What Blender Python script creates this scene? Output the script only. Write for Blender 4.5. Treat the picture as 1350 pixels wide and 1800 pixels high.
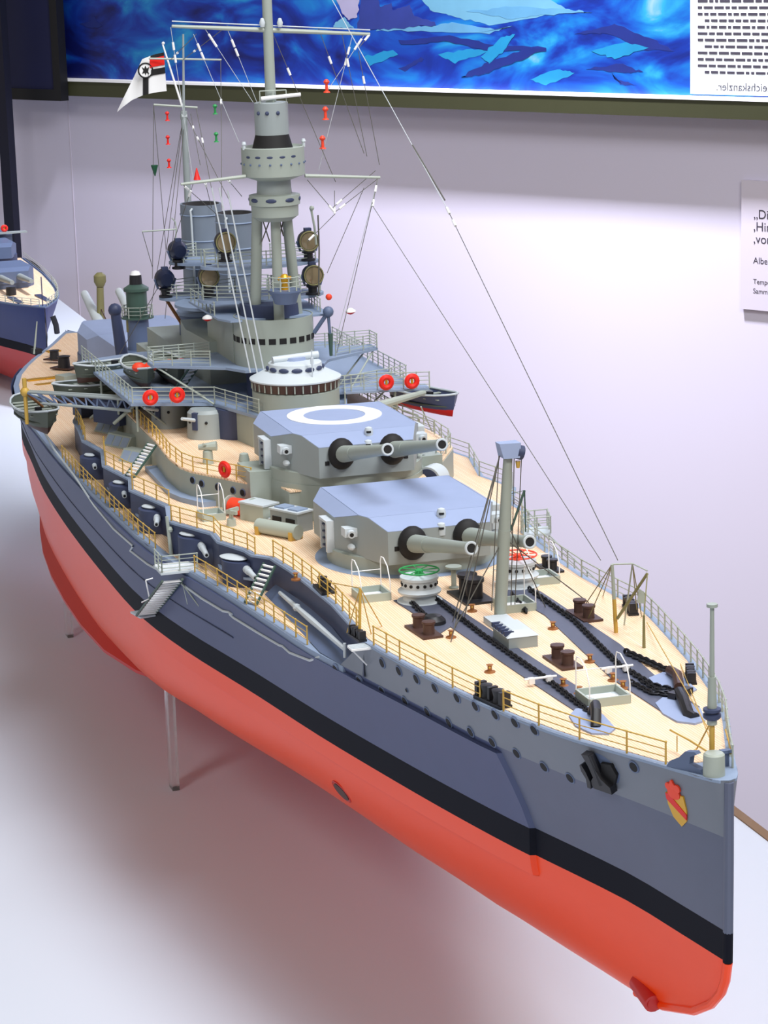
import bpy, bmesh, math, random
from mathutils import Vector, Matrix
random.seed(7)
PI = math.pi
for o in list(bpy.data.objects): bpy.data.objects.remove(o, do_unlink=True)
SC = bpy.context.scene
COL = SC.collection
S = 0.01            # model scale 1:100: one ship metre is one centimetre
ZF = -18.0          # ship height of the plinth top (world z = 0)

# ------------------------------------------------------------------ camera
CF = 4455.125
CC = Vector((101.27557, -46.405465, 47.148309))
CR = [Vector((0.29232479, 0.95588515, -0.02880607)),
      Vector((0.21040372, -0.09367013, -0.97311673)),
      Vector((-0.93288611, 0.27840525, -0.2285039))]
def W(p): return Vector((p[0]*S, p[1]*S, (p[2]-ZF)*S))
cam_d = bpy.data.cameras.new('camera'); cam = bpy.data.objects.new('camera', cam_d); COL.objects.link(cam)
cam_d.sensor_fit = 'HORIZONTAL'; cam_d.sensor_width = 36.0; cam_d.lens = CF/1350*36.0
cam_d.clip_start = 0.02; cam_d.clip_end = 60
_m = Matrix.Identity(4)
for i in range(3):
    _m[i][0] = CR[0][i]; _m[i][1] = -CR[1][i]; _m[i][2] = -CR[2][i]
_m.translation = W(CC)
cam.matrix_world = _m
SC.camera = cam
# pixel -> point on a plane of the place
def ray(u, v): return CR[0]*((u-675)/CF) + CR[1]*((v-900)/CF) + CR[2]
def PZ(u, v, z): q = ray(u, v); return CC + q*((z-CC.z)/q.z)
def PY(u, v, y): q = ray(u, v); return CC + q*((y-CC.y)/q.y)
def PX(u, v, x): q = ray(u, v); return CC + q*((x-CC.x)/q.x)

# ------------------------------------------------------------------ light
wd = bpy.data.worlds.new('world'); SC.world = wd; wd.use_nodes = True
bg = wd.node_tree.nodes['Background']; bg.inputs[0].default_value = (1.0, 0.88, 0.72, 1); bg.inputs[1].default_value = 0.2
def area(name, loc, target, sx, sy, power, color, spread=180):
    l = bpy.data.lights.new(name, 'AREA'); l.shape = 'RECTANGLE'; l.size = sx; l.size_y = sy; l.energy = power; l.color = color
    o = bpy.data.objects.new(name, l); COL.objects.link(o); o.location = loc
    d = Vector(target) - Vector(loc); o.rotation_euler = d.to_track_quat('-Z', 'Y').to_euler()
    l.spread = math.radians(spread); return o
area('case_light_over_deck', (-0.25, 0.30, 2.0), (-0.45, 0.0, 0.1), 0.9, 0.9, 24, (0.92, 0.95, 1.0))
area('gallery_light_front', (1.7, 0.75, 2.3), (-0.3, 0.0, 0.1), 0.7, 0.7, 34, (1.0, 0.96, 0.90))
area('added_side_fill', (0.9, -1.7, 2.0), (-0.4, 0.0, 0.0), 0.6, 0.6, 12, (1.0, 0.97, 0.94))  # added unseen fill from starboard to brighten the red hull
area('gallery_light_wall', (-2.28, 0.50, 2.0), (-2.64, 1.05, 0.1), 0.16, 0.16, 19, (0.93, 0.92, 1.0), 80)
vs = SC.view_settings
vs.view_transform = 'Standard'; vs.look = 'None'; vs.exposure = 0.4; vs.gamma = 1.0; vs.use_curve_mapping = False

# ------------------------------------------------------------------ materials
def lin(c): return tuple((x/12.92 if x <= 0.04045 else ((x+0.055)/1.055)**2.4) for x in c)
MATS = {}
def mat(name, rgb, rough=0.5, metal=0.0, var=0.06, scale=60.0, spec=0.5, bump=0.0):
    c = lin([x/255 for x in rgb])
    m = bpy.data.materials.new(name); m.use_nodes = True; nt = m.node_tree
    b = nt.nodes['Principled BSDF']
    b.inputs['Roughness'].default_value = rough; b.inputs['Metallic'].default_value = metal
    b.inputs['Specular IOR Level'].default_value = spec
    tc = nt.nodes.new('ShaderNodeTexCoord'); nz = nt.nodes.new('ShaderNodeTexNoise')
    nz.inputs['Scale'].default_value = scale; nz.inputs['Detail'].default_value = 4
    nt.links.new(tc.outputs['Object'], nz.inputs['Vector'])
    mx = nt.nodes.new('ShaderNodeMix'); mx.data_type = 'RGBA'
    mx.inputs[6].default_value = tuple(x*(1-var) for x in c)+(1,); mx.inputs[7].default_value = tuple(min(1, x*(1+var)) for x in c)+(1,)
    nt.links.new(nz.outputs['Fac'], mx.inputs[0]); nt.links.new(mx.outputs[2], b.inputs['Base Color'])
    if bump:
        bp = nt.nodes.new('ShaderNodeBump'); bp.inputs['Strength'].default_value = bump; bp.inputs['Distance'].default_value = 0.001
        nt.links.new(nz.outputs['Fac'], bp.inputs['Height']); nt.links.new(bp.outputs['Normal'], b.inputs['Normal'])
    MATS[name] = m; return m
mat('hull_grey', (76, 86, 122), 0.45, spec=0.35)
mat('strake_lit_grey', (116, 123, 136), 0.42, spec=0.4)  # lightened grey: light on the upper hull side is put into the colour
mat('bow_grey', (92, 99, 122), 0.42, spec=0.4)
mat('funnel_grey', (120, 132, 148), 0.5)
mat('grey', (150, 160, 163), 0.5)
mat('tower_grey', (156, 166, 160), 0.5)
mat('roof_grey', (148, 163, 198), 0.65, spec=0.3)
mat('pale', (196, 206, 214), 0.5)
mat('blue_grey', (92, 108, 140), 0.5)
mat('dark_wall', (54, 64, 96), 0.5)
mat('edge_grey', (138, 156, 184), 0.55)
mat('black', (26, 27, 34), 0.45)
mat('soot', (14, 14, 18), 0.7)
mat('boot_black', (18, 20, 32), 0.6, spec=0.12)
mat('hull_red', (255, 72, 10), 0.3, var=0.04, spec=0.4)
mat('fin_red', (196, 34, 30), 0.4)
mat('brass', (200, 164, 78), 0.5, 0.1)
mat('rail_grey', (168, 178, 170), 0.45)
mat('gold', (214, 160, 40), 0.35, 0.5)
mat('wire', (92, 92, 88), 0.6)
mat('wire_pale', (190, 198, 205), 0.5)
mat('white', (240, 242, 245), 0.5, var=0.02)
mat('red', (226, 30, 22), 0.45)
mat('orange_red', (240, 70, 40), 0.5)
mat('green', (40, 150, 80), 0.5)
mat('dark_green', (20, 80, 52), 0.5)
mat('vent_green', (62, 88, 80), 0.5)
mat('olive_pole', (128, 124, 84), 0.5)
mat('far_blue', (34, 50, 108), 0.5)
mat('brown', (74, 50, 44), 0.5)
mat('lens', (150, 136, 110), 0.12, 0.35)
mat('navy_lamp', (26, 34, 60), 0.3)
mat('strip_brown', (120, 86, 26), 0.45)
mat('chain_black', (40, 42, 50), 0.4, 0.4)
mat('plate_blue', (78, 84, 104), 0.5)
mat('wood', (150, 96, 50), 0.6)
mat('boat_wood', (84, 92, 84), 0.5)
mat('olive_frame', (58, 60, 40), 0.45)
mat('frame_black', (14, 16, 24), 0.5)
mat('dark_blue_panel', (12, 20, 66), 0.6, var=0.4, scale=3)
mat('post_dark', (10, 14, 40), 0.6)
mat('wall_paint', (218, 214, 236), 0.85, var=0.015, scale=4)
mat('plinth_white', (204, 213, 228), 0.6, var=0.012, scale=5)
mat('card', (214, 208, 226), 0.6, var=0.01)
mat('ink', (60, 56, 70), 0.6)
mat('reflected_paper', (226, 234, 238), 0.6, var=0.01)
mat('shield_gold', (214, 164, 40), 0.4)

def deck_mat(name, a, b_, sx):
    m = bpy.data.materials.new(name); m.use_nodes = True; nt = m.node_tree; b = nt.nodes['Principled BSDF']
    b.inputs['Roughness'].default_value = 0.55
    tc = nt.nodes.new('ShaderNodeTexCoord'); br = nt.nodes.new('ShaderNodeTexBrick')
    br.inputs['Scale'].default_value = 1.0; br.inputs['Brick Width'].default_value = 0.08; br.inputs['Row Height'].default_value = sx
    br.inputs['Mortar Size'].default_value = 0.0001; br.offset = 0.37
    br.inputs['Color1'].default_value = lin([x/255 for x in a])+(1,); br.inputs['Color2'].default_value = lin([x/255 for x in b_])+(1,)
    br.inputs['Mortar'].default_value = lin((0.62, 0.48, 0.34))+(1,)
    nt.links.new(tc.outputs['Object'], br.inputs['Vector'])
    nz = nt.nodes.new('ShaderNodeTexNoise'); nz.inputs['Scale'].default_value = 25
    nt.links.new(tc.outputs['Object'], nz.inputs['Vector'])
    hs = nt.nodes.new('ShaderNodeHueSaturation'); mr = nt.nodes.new('ShaderNodeMapRange')
    mr.inputs[3].default_value = 0.92; mr.inputs[4].default_value = 1.08
    nt.links.new(nz.outputs['Fac'], mr.inputs[0]); nt.links.new(mr.outputs[0], hs.inputs['Value'])
    nt.links.new(br.outputs['Color'], hs.inputs['Color']); nt.links.new(hs.outputs[0], b.inputs['Base Color'])
    MATS[name] = m
deck_mat('deck_planks', (250, 222, 192), (243, 208, 172), 0.0016)

def acrylic():
    m = bpy.data.materials.new('acrylic'); m.use_nodes = True; b = m.node_tree.nodes['Principled BSDF']
    b.inputs['Base Color'].default_value = (0.9, 0.92, 0.95, 1); b.inputs['Transmission Weight'].default_value = 0.85
    b.inputs['Roughness'].default_value = 0.08; b.inputs['IOR'].default_value = 1.3; MATS['acrylic'] = m
acrylic()
def sea_mat():
    m = bpy.data.materials.new('sea_painting'); m.use_nodes = True; nt = m.node_tree; b = nt.nodes['Principled BSDF']
    b.inputs['Roughness'].default_value = 0.35
    tc = nt.nodes.new('ShaderNodeTexCoord'); mp = nt.nodes.new('ShaderNodeMapping')
    mp.inputs['Scale'].default_value = (1.0, 1.0, 2.2)
    nt.links.new(tc.outputs['Object'], mp.inputs['Vector'])
    n1 = nt.nodes.new('ShaderNodeTexNoise'); n1.inputs['Scale'].default_value = 5.0; n1.inputs['Detail'].default_value = 6; n1.inputs['Distortion'].default_value = 1.8
    nt.links.new(mp.outputs[0], n1.inputs['Vector'])
    r = nt.nodes.new('ShaderNodeValToRGB')
    cols = [(0.28, (12, 20, 84)), (0.42, (14, 44, 136)), (0.5, (16, 74, 162)), (0.58, (18, 104, 172)), (0.68, (40, 140, 182)), (0.80, (140, 168, 190))]
    el = r.color_ramp.elements
    while len(el) < len(cols): el.new(0.5)
    for e, (p, c) in zip(el, cols): e.position = p; e.color = lin([x/255 for x in c])+(1,)
    # the painted sea is deep blue low down, pale sky and foam high up
    sx = nt.nodes.new('ShaderNodeSeparateXYZ'); nt.links.new(tc.outputs['Object'], sx.inputs[0])
    mr = nt.nodes.new('ShaderNodeMapRange'); mr.inputs[1].default_value = 0.08; mr.inputs[2].default_value = 0.30; mr.inputs[3].default_value = -0.02; mr.inputs[4].default_value = 0.20
    nt.links.new(sx.outputs['Z'], mr.inputs[0])
    m2 = nt.nodes.new('ShaderNodeMapRange'); m2.inputs[1].default_value = -0.6; m2.inputs[2].default_value = 0.5; m2.inputs[3].default_value = -0.08; m2.inputs[4].default_value = 0.05
    nt.links.new(sx.outputs['X'], m2.inputs[0])
    ad = nt.nodes.new('ShaderNodeMath'); ad.operation = 'ADD'; nt.links.new(n1.outputs['Fac'], ad.inputs[0]); nt.links.new(mr.outputs[0], ad.inputs[1])
    a2 = nt.nodes.new('ShaderNodeMath'); a2.operation = 'ADD'; nt.links.new(ad.outputs[0], a2.inputs[0]); nt.links.new(m2.outputs[0], a2.inputs[1])
    nt.links.new(a2.outputs[0], r.inputs[0]); nt.links.new(r.outputs[0], b.inputs['Base Color'])
    MATS['sea_painting'] = m
sea_mat()

# ------------------------------------------------------------------ mesh builder
class MB:
    def __init__(s): s.v = []; s.f = []; s.T = None
    def add(s, vs_, fs):
        n = len(s.v)
        for p in vs_:
            p = Vector(p)
            s.v.append(s.T @ p if s.T is not None else p)
        s.f += [tuple(i+n for i in f) for f in fs]; return s
    def box(s, c, d, rz=0, taper=1.0):
        x, y, z = d[0]/2, d[1]/2, d[2]/2; cs, sn = math.cos(rz), math.sin(rz); vs_ = []
        for k, (a, b) in enumerate(((-x, -y), (x, -y), (x, y), (-x, y))): vs_.append((c[0]+a*cs-b*sn, c[1]+a*sn+b*cs, c[2]-z))
        for k, (a, b) in enumerate(((-x, -y), (x, -y), (x, y), (-x, y))):
            a *= taper; b *= taper; vs_.append((c[0]+a*cs-b*sn, c[1]+a*sn+b*cs, c[2]+z))
        return s.add(vs_, [(3, 2, 1, 0), (4, 5, 6, 7), (0, 1, 5, 4), (1, 2, 6, 5), (2, 3, 7, 6), (3, 0, 4, 7)])
    def cyl(s, p0, p1, r0, r1=None, n=12, caps=True):
        if r1 is None: r1 = r0
        p0 = Vector(p0); p1 = Vector(p1); d = (p1-p0).normalized()
        a = d.cross(Vector((0, 0, 1)))
        if a.length < 1e-3: a = Vector((1, 0, 0))
        a.normalize(); b = d.cross(a); vs_ = []
        for p, r in ((p0, r0), (p1, r1)):
            for k in range(n):
                t = 2*PI*k/n; vs_.append(p+a*(r*math.cos(t))+b*(r*math.sin(t)))
        fs = [(k, (k+1) % n, n+(k+1) % n, n+k) for k in range(n)]
        if caps: fs += [tuple(range(n-1, -1, -1)), tuple(range(n, 2*n))]
        return s.add(vs_, fs)
    def tube(s, path, r, n=6, closed=False):
        path = [Vector(p) for p in path]; m = len(path); vs_ = []; ref = None
        for i, p in enumerate(path):
            if closed: t = path[(i+1) % m]-path[i-1]
            else: t = path[min(i+1, m-1)]-path[max(i-1, 0)]
            t.normalize()
            if ref is None:
                ref = t.cross(Vector((0, 0, 1)))
                if ref.length < 1e-3: ref = Vector((1, 0, 0))
            a = (ref - t*ref.dot(t)).normalized(); ref = a; b = t.cross(a)
            for k in range(n):
                q = 2*PI*k/n; vs_.append(p+a*(r*math.cos(q))+b*(r*math.sin(q)))
        fs = []
        for i in range(m if closed else m-1):
            j = (i+1) % m
            fs += [(i*n+k, i*n+(k+1) % n, j*n+(k+1) % n, j*n+k) for k in range(n)]
        if not closed: fs += [tuple(range(n-1, -1, -1)), tuple(range((m-1)*n, m*n))]
        return s.add(vs_, fs)
    def lathe(s, c, prof, n=32, sx=1.0, sy=1.0, a0=0.0, a1=2*PI):
        full = abs(a1-a0-2*PI) < 1e-6; k_n = n if full else n+1; vs_ = []
        for r, z in prof:
            for k in range(k_n):
                t = a0+(a1-a0)*k/n; vs_.append((c[0]+r*sx*math.cos(t), c[1]+r*sy*math.sin(t), c[2]+z))
        fs = []
        for i in range(len(prof)-1):
            for k in range(n):
                k2 = (k+1) % k_n
                fs.append((i*k_n+k, i*k_n+k2, (i+1)*k_n+k2, (i+1)*k_n+k))
        if full:
            if prof[0][0] > 1e-4: fs.append(tuple(range(k_n-1, -1, -1)))
            if prof[-1][0] > 1e-4: fs.append(tuple(range((len(prof)-1)*k_n, len(prof)*k_n)))
        return s.add(vs_, fs)
    def prism(s, poly, z0, z1, poly1=None):
        n = len(poly); q = poly1 or poly
        g = (lambda p, z: (p[0], p[1], z(p[0]) if callable(z) else z))
        vs_ = [g(p, z0) for p in poly]+[g(p, z1) for p in q]
        return s.add(vs_, [tuple(range(n-1, -1, -1)), tuple(range(n, 2*n))]+[(k, (k+1) % n, n+(k+1) % n, n+k) for k in range(n)])
    def drape(s, poly, h0, h1, zf=None, step=1.5):
        zf = zf or zdeck
        bm = bmesh.new(); f = bm.faces.new([bm.verts.new((x, y, 0)) for x, y in poly])
        xs = [p[0] for p in poly]; x = math.floor(max(xs)/step)*step
        while x > min(xs):
            bmesh.ops.bisect_plane(bm, geom=bm.verts[:]+bm.edges[:]+bm.faces[:], plane_co=(x+.013, 0, 0), plane_no=(1, 0, 0), dist=1e-5); x -= step
        bmesh.ops.triangulate(bm, faces=bm.faces[:]); bm.verts.index_update()
        vs_ = [v.co.copy() for v in bm.verts]; n = len(vs_)
        fs = [tuple(v.index for v in f.verts) for f in bm.faces]
        be = [(e.verts[0].index, e.verts[1].index) for e in bm.edges if len(e.link_faces) == 1]; bm.free()
        return s.add([(p.x, p.y, zf(p.x)+h1) for p in vs_]+[(p.x, p.y, zf(p.x)+h0) for p in vs_], fs+[tuple(i+n for i in f[::-1]) for f in fs]+[(a, b, b+n, a+n) for a, b in be])
    def sphere(s, c, r, n=12, sc=(1, 1, 1)):
        vs_ = []; m = n//2
        for i in range(m+1):
            t = PI*i/m
            for k in range(n):
                p = 2*PI*k/n; vs_.append((c[0]+r*sc[0]*math.sin(t)*math.cos(p), c[1]+r*sc[1]*math.sin(t)*math.sin(p), c[2]+r*sc[2]*math.cos(t)))
        fs = [(i*n+k, (i+1)*n+k, (i+1)*n+(k+1) % n, i*n+(k+1) % n) for i in range(m) for k in range(n)]
        return s.add(vs_, fs)
    def torus(s, c, R, r, axis='z', n=20, m=8, ell=1.0):
        ps = []
        for k in range(n):
            t = 2*PI*k/n; a, b = R*math.cos(t), R*ell*math.sin(t)
            ps.append({'z': (c[0]+a, c[1]+b, c[2]), 'x': (c[0], c[1]+a, c[2]+b), 'y': (c[0]+a, c[1], c[2]+b)}[axis])
        return s.tube(ps, r, m, True)
    def quad(s, *p): return s.add(p, [tuple(range(len(p)))])
    def plate(s, pts, t, nrm):
        nrm = Vector(nrm).normalized()*t; n = len(pts)
        vs_ = [Vector(p) for p in pts]+[Vector(p)-nrm for p in pts]
        return s.add(vs_, [tuple(range(n)), tuple(range(2*n-1, n-1, -1))]+[(k, n+k, n+(k+1) % n, (k+1) % n) for k in range(n)])
    def build(s, name, mt, parent=None, angle=35, origin=None):
        vs_ = s.v
        lo = Vector((min(p[i] for p in vs_) for i in range(3))); hi = Vector((max(p[i] for p in vs_) for i in range(3)))
        og = Vector(origin) if origin is not None else Vector(((lo.x+hi.x)/2, (lo.y+hi.y)/2, lo.z))
        me = bpy.data.meshes.new(name)
        me.from_pydata([tuple((p-og)*S) for p in vs_], [], s.f)
        bm = bmesh.new(); bm.from_mesh(me); bmesh.ops.remove_doubles(bm, verts=bm.verts, dist=1e-6)
        bmesh.ops.recalc_face_normals(bm, faces=bm.faces); bm.to_mesh(me); bm.free()
        me.polygons.foreach_set('use_smooth', [True]*len(me.polygons)); me.set_sharp_from_angle(angle=math.radians(angle))
        me.materials.append(MATS[mt]); me.update()
        return link(name, me, og, parent)
WL = {}
def link(name, me, og, parent=None, rot=None):
    o = bpy.data.objects.new(name, me); COL.objects.link(o)
    w = W(og); WL[o] = w
    if parent is not None:
        o.parent = parent; o.location = w-WL[parent]
    else: o.location = w
    if rot: o.rotation_euler = rot
    return o
def empty(name, og, parent=None):
    o = link(name, None, og, parent); o.empty_display_size = 0.02; return o
def inst(src, og, parent, rz=0.0, name=None, scale=None):     # another object sharing src's mesh
    o = link(name or src.name.split('.')[0], src.data, og, parent, (0, 0, rz))
    if scale: o.scale = scale
    return o
def tag(o, label, cat, group=None):
    o['label'] = label; o['category'] = cat
    if group: o['group'] = group
    return o
def interp(tab, x):
    if x >= tab[0][0]: return tab[0][1]
    for (a, b), (c, d) in zip(tab, tab[1:]):
        if x >= c: return b+(d-b)*(x-a)/(c-a)
    return tab[-1][1]
def smooth_tab(tab):       # Catmull-like resampling of a table with falling x
    out = []
    n = len(tab)
    for i in range(n-1):
        p0 = tab[max(i-1, 0)]; p1 = tab[i]; p2 = tab[i+1]; p3 = tab[min(i+2, n-1)]
        m1 = (p2[1]-p0[1])/(p2[0]-p0[0]); m2 = (p3[1]-p1[1])/(p3[0]-p1[0]); h = p2[0]-p1[0]
        for k in range(4):
            t = k/4; t2 = t*t; t3 = t2*t
            out.append((p1[0]+h*t, (2*t3-3*t2+1)*p1[1]+(t3-2*t2+t)*h*m1+(-2*t3+3*t2)*p2[1]+(t3-t2)*h*m2))
    out.append(tab[-1]); return out

# ------------------------------------------------------------------ the setting
def kind(o, k): o['kind'] = k; return o
fl = MB(); fl.box((-190, -111.9, ZF-1.5), (760, 280, 3.0)); f_o = kind(fl.build('floor', 'plinth_white'), 'structure'); f_o['label'] = 'white plinth top under the battleship model'
tr = MB(); tr.box((0, 28.5, ZF-0.9), (380, 0.8, 2.0)); t_o = kind(tr.build('trim_1', 'strip_brown'), 'structure')
# back wall: runs at an angle behind the sterns
WP = Vector((-301.0, 74.0, 0)); WDIR = Vector((-0.851, -0.525, 0)).normalized(); WN = Vector((0.525, -0.851, 0)).normalized()
def wp(s, z, d=0.0): p = WP+WDIR*s+WN*d; return Vector((p.x, p.y, z))
def WPIX(u, v, d=0.0):       # pixel -> point on the wall plane (d in front of it)
    q = ray(u, v); t = ((WP+WN*d)-CC).dot(WN)/q.dot(WN); return CC+q*t
def ws(p): return (p-WP).dot(WDIR)
wb = MB(); a, b = wp(-330, 0), wp(330, 0)
wb.add([wp(-330, -130), wp(330, -130), wp(330, 190), wp(-330, 190), wp(-330, -130, -4), wp(330, -130, -4), wp(330, 190, -4), wp(-330, 190, -4)],
       [(0, 1, 2, 3), (7, 6, 5, 4), (0, 4, 5, 1), (1, 5, 6, 2), (2, 6, 7, 3), (3, 7, 4, 0)])
kind(wb.build('wall_back', 'wall_paint'), 'structure')
def wall_box(mb, s0, s1, z0, z1, d0, d1):
    mb.add([wp(s0, z0, d0), wp(s1, z0, d0), wp(s1, z1, d0), wp(s0, z1, d0), wp(s0, z0, d1), wp(s1, z0, d1), wp(s1, z1, d1), wp(s0, z1, d1)],
           [(0, 1, 2, 3), (7, 6, 5, 4), (0, 4, 5, 1), (1, 5, 6, 2), (2, 6, 7, 3), (3, 7, 4, 0)]); return mb

# ------------------------------------------------------------------ the battleship
ship = empty('battleship_model', (-88, 0, ZF))
tag(ship, 'large grey battleship model with tan decks, orange-red bottom and twin gun turrets', 'ship model')
HBD = smooth_tab([(-0.1, 0.05), (-0.25, 0.42), (-1, 0.86), (-2, 1.25), (-4, 2.02), (-6, 2.85), (-9, 4.1), (-11, 4.8), (-14, 5.65), (-17, 6.35), (-20, 6.95), (-24, 7.65), (-28, 8.3), (-30.5, 8.6), (-34, 8.75)])
HB5 = smooth_tab([(0, 0.12), (-2, 0.75), (-6, 2.05), (-10, 3.5), (-14, 4.75), (-18, 5.85), (-25, 7.2), (-31, 8.45), (-36.4, 9.5), (-38.7, 9.9), (-42, 10.25), (-46.5, 10.75), (-52.9, 11.5), (-59, 12.4), (-63, 13.05), (-68, 13.5), (-76, 13.75), (-84, 13.95), (-92, 14.05), (-100, 14.05), (-108, 13.9), (-116, 13.7), (-123, 13.3), (-130, 12.6), (-136, 11.9), (-142, 10.9), (-148, 9.4), (-154, 7.6), (-160, 5.5), (-166, 3.2), (-171, 1.4), (-174.5, 0.1)])
HBW = smooth_tab([(-0.4, 0.08), (-4, 0.65), (-9, 1.5), (-18, 3.95), (-24, 5.35), (-30.5, 6.7), (-40, 8.5), (-50, 10.1), (-61, 12.0), (-71, 13.1), (-84, 13.3), (-100, 13.15), (-115, 12.6), (-128, 11.6), (-139, 10.7), (-150, 8.8), (-160, 6.0), (-168, 3.0), (-173, 0.6), (-175, 0.05)])
KEEL = [(-0.3, -0.95), (-0.8, -2.4), (-1.3, -3.0), (-2.1, -3.6), (-4, -4.9), (-7.9, -6.3), (-11.3, -7.05), (-18.5, -7.9), (-26, -8.6), (-35, -9.0), (-140, -9.0), (-155, -7.0), (-168, -3.0), (-175, -1.5)]
FULL = [(0, 1.1), (-10, 1.25), (-25, 1.7), (-45, 2.6), (-65, 4.2), (-80, 8.0), (-92, 11.0), (-120, 11.0), (-135, 6.0), (-150, 1.8), (-175, 1.2)]
ZD = 7.6
def zdeck(x): return ZD + (0.50*((x+25)/25)**2 if x > -25 else 0.0)
def zup(x): return 5.3 if x > -112 else 5.3-1.6*min(1, (-112-x)/50)
def hull_y(x, z, belt=True):
    w = interp(HBW, x)
    if z > zup(x) and x > -34:
        t = (z-5.3)/(zdeck(x)-5.3); y = interp(HB5, x)*(1-t)+interp(HBD, x)*t
    elif z >= 0.6:
        t = (z-0.6)/(zup(x)-0.6); y = w+(interp(HB5, x)-w)*t**1.15
    elif z >= -0.9: y = w
    else:
        k = interp(KEEL, x); t = min(1, (-0.9-z)/max(0.05, -0.9-k)); n = interp(FULL, x)
        y = w*max(0, 1-t**n)**(1/1.6)
    if belt and x < -16.5 and x > -150 and -2.05 < z < 4.95: y += 0.28
    return y
def hull_hit(u, v, off=0.0):         # where the line of sight through (u, v) meets the starboard side
    q = ray(u, v).normalized(); t = 60.0
    while t < 330:
        p = CC+q*t
        if p.x < 0.3 and p.y < 0 and -p.y < hull_y(p.x, p.z)+off: return p
        t += 0.06
    return CC+q*t
XS = [0.0, -0.3, -0.6, -1, -1.5, -2.1, -3, -4, -5.5, -7, -9, -11, -13, -15, -16.45, -16.55]+[-18-2*i for i in range(8)]+[-33.0, -34.5]+[-37-3*i for i in range(37)]+[-147, -149.9, -150.1, -153, -156, -159, -162, -165, -168, -170, -172, -173.5, -174.6, -175]
def hull_part(name, zs, mt, xs=XS):
    m = MB(); n = len(zs); vs_ = []
    for sgn in (-1, 1):
        for x in xs:
            for z in zs:
                zz = z(x) if callable(z) else z
                k = interp(KEEL, x) if x < -0.3 else -0.9
                if zz <= k: zz = k; yy = 0.0
                else: yy = hull_y(x, zz)
                xx = x
                vs_.append((xx, sgn*yy, zz))
    fs = []
    for h in range(2):
        o = h*len(xs)*n
        for i in range(len(xs)-1):
            for j in range(n-1): fs.append((o+i*n+j, o+(i+1)*n+j, o+(i+1)*n+j+1, o+i*n+j+1))
    if xs[0] > -1: fs += [(j, j+1, len(xs)*n+j+1, len(xs)*n+j) for j in range(n-1)]
    m.add(vs_, fs); return m.build(name, mt, ship, 28)
def zk(f): return lambda x: (lambda k: k+(-2.1-k)*f)(min(interp(KEEL, x), -2.15))
SIDE_ROWS = [0.6, 1.8, lambda x: min(3.0, zup(x)-1.0), lambda x: min(4.0, zup(x)-.6), lambda x: min(4.94, zup(x)-.36), lambda x: min(4.96, zup(x)-.34), lambda x: zup(x)]
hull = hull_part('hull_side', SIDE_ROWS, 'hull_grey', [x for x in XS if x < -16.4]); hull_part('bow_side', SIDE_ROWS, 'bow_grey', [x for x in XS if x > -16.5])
hull_part('waterline_band', [-0.9, -0.1, 0.6], 'boot_black')
red = hull_part('hull_bottom', [zk(f) for f in (0.0, 0.02, 0.05, 0.1, 0.18, 0.28, 0.4, 0.55, 0.7, 0.85, 1.0)]+[-2.04, -1.5, -0.9], 'hull_red')
# forecastle strake forward of the battery
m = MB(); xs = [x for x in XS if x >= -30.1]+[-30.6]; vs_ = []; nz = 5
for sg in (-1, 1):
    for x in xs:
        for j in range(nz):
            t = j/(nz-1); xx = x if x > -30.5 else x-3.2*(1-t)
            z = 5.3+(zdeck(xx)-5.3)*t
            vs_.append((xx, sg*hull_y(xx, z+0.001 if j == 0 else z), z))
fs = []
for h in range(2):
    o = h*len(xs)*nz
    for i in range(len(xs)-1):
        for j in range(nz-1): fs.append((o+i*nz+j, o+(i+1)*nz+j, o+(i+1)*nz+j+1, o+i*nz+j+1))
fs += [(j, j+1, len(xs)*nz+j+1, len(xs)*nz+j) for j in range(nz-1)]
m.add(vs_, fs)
strake = m.build('forecastle_side', 'strake_lit_grey', ship, 28)
# rounded stem bar
m = MB(); m.tube([(-0.12, 0, zdeck(0)-.1), (-0.12, 0, 6.5), (-0.12, 0, 4), (-0.14, 0, 2), (-0.16, 0, 0.6)], 0.24, 10); m.build('stem', 'bow_grey', ship)
m = MB(); m.tube([(-0.16, 0, 0.62), (-0.2, 0, -0.9)], 0.24, 10); m.build('stem_band', 'boot_black', ship)
m = MB(); m.tube([(-0.2, 0, -0.9), (-0.45, 0, -1.9), (-0.9, 0, -2.7), (-2.0, 0, -3.75), (-4, 0, -4.95), (-7.9, 0, -6.35), (-11.3, 0, -7.05)], 0.24, 10); m.build('forefoot', 'hull_red', ship)

# decks ------------------------------------------------------------
FCS = [(-30.6, -8.62), (-33.4, -8.35), (-38.6, -8.1), (-43.6, -8.2), (-47.4, -8.35), (-51.0, -8.7), (-52.2, -9.6), (-53.6, -9.75), (-56.6, -10.8), (-59.0, -10.7), (-62.6, -12.2), (-63.6, -12.6),
       (-68.2, -11.75), (-74.4, -13.1), (-78, -12.4), (-83.5, -13.3), (-88.8, -12.4), (-93.6, -13.0), (-98, -12.5), (-102, -12.2), (-108, -10.5), (-112, -8.5)]
bow = [(x, -interp(HBD, x)) for x in (-0.1, -0.25, -0.5, -1, -2, -3, -4, -6, -9, -11, -14, -17, -20, -24, -28)]
edge = bow+FCS
def inset(pl, d):
    out = []
    for i, p in enumerate(pl):
        out.append((p[0]-(d if i < 4 else 0), min(-0.02, p[1]+d*.8)))
    return out
full_outline = edge+[(x, -y) for x, y in reversed(edge)]
m = MB(); m.drape(full_outline, -0.14, 0.0); m.build('waterway', 'edge_grey', ship, 20)
ins = [p for p in inset(edge, 0.5) if p[0] < -3.2]
ins = [(-3.2, -0.05), (-3.25, -0.8)]+[p for p in ins]
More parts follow.
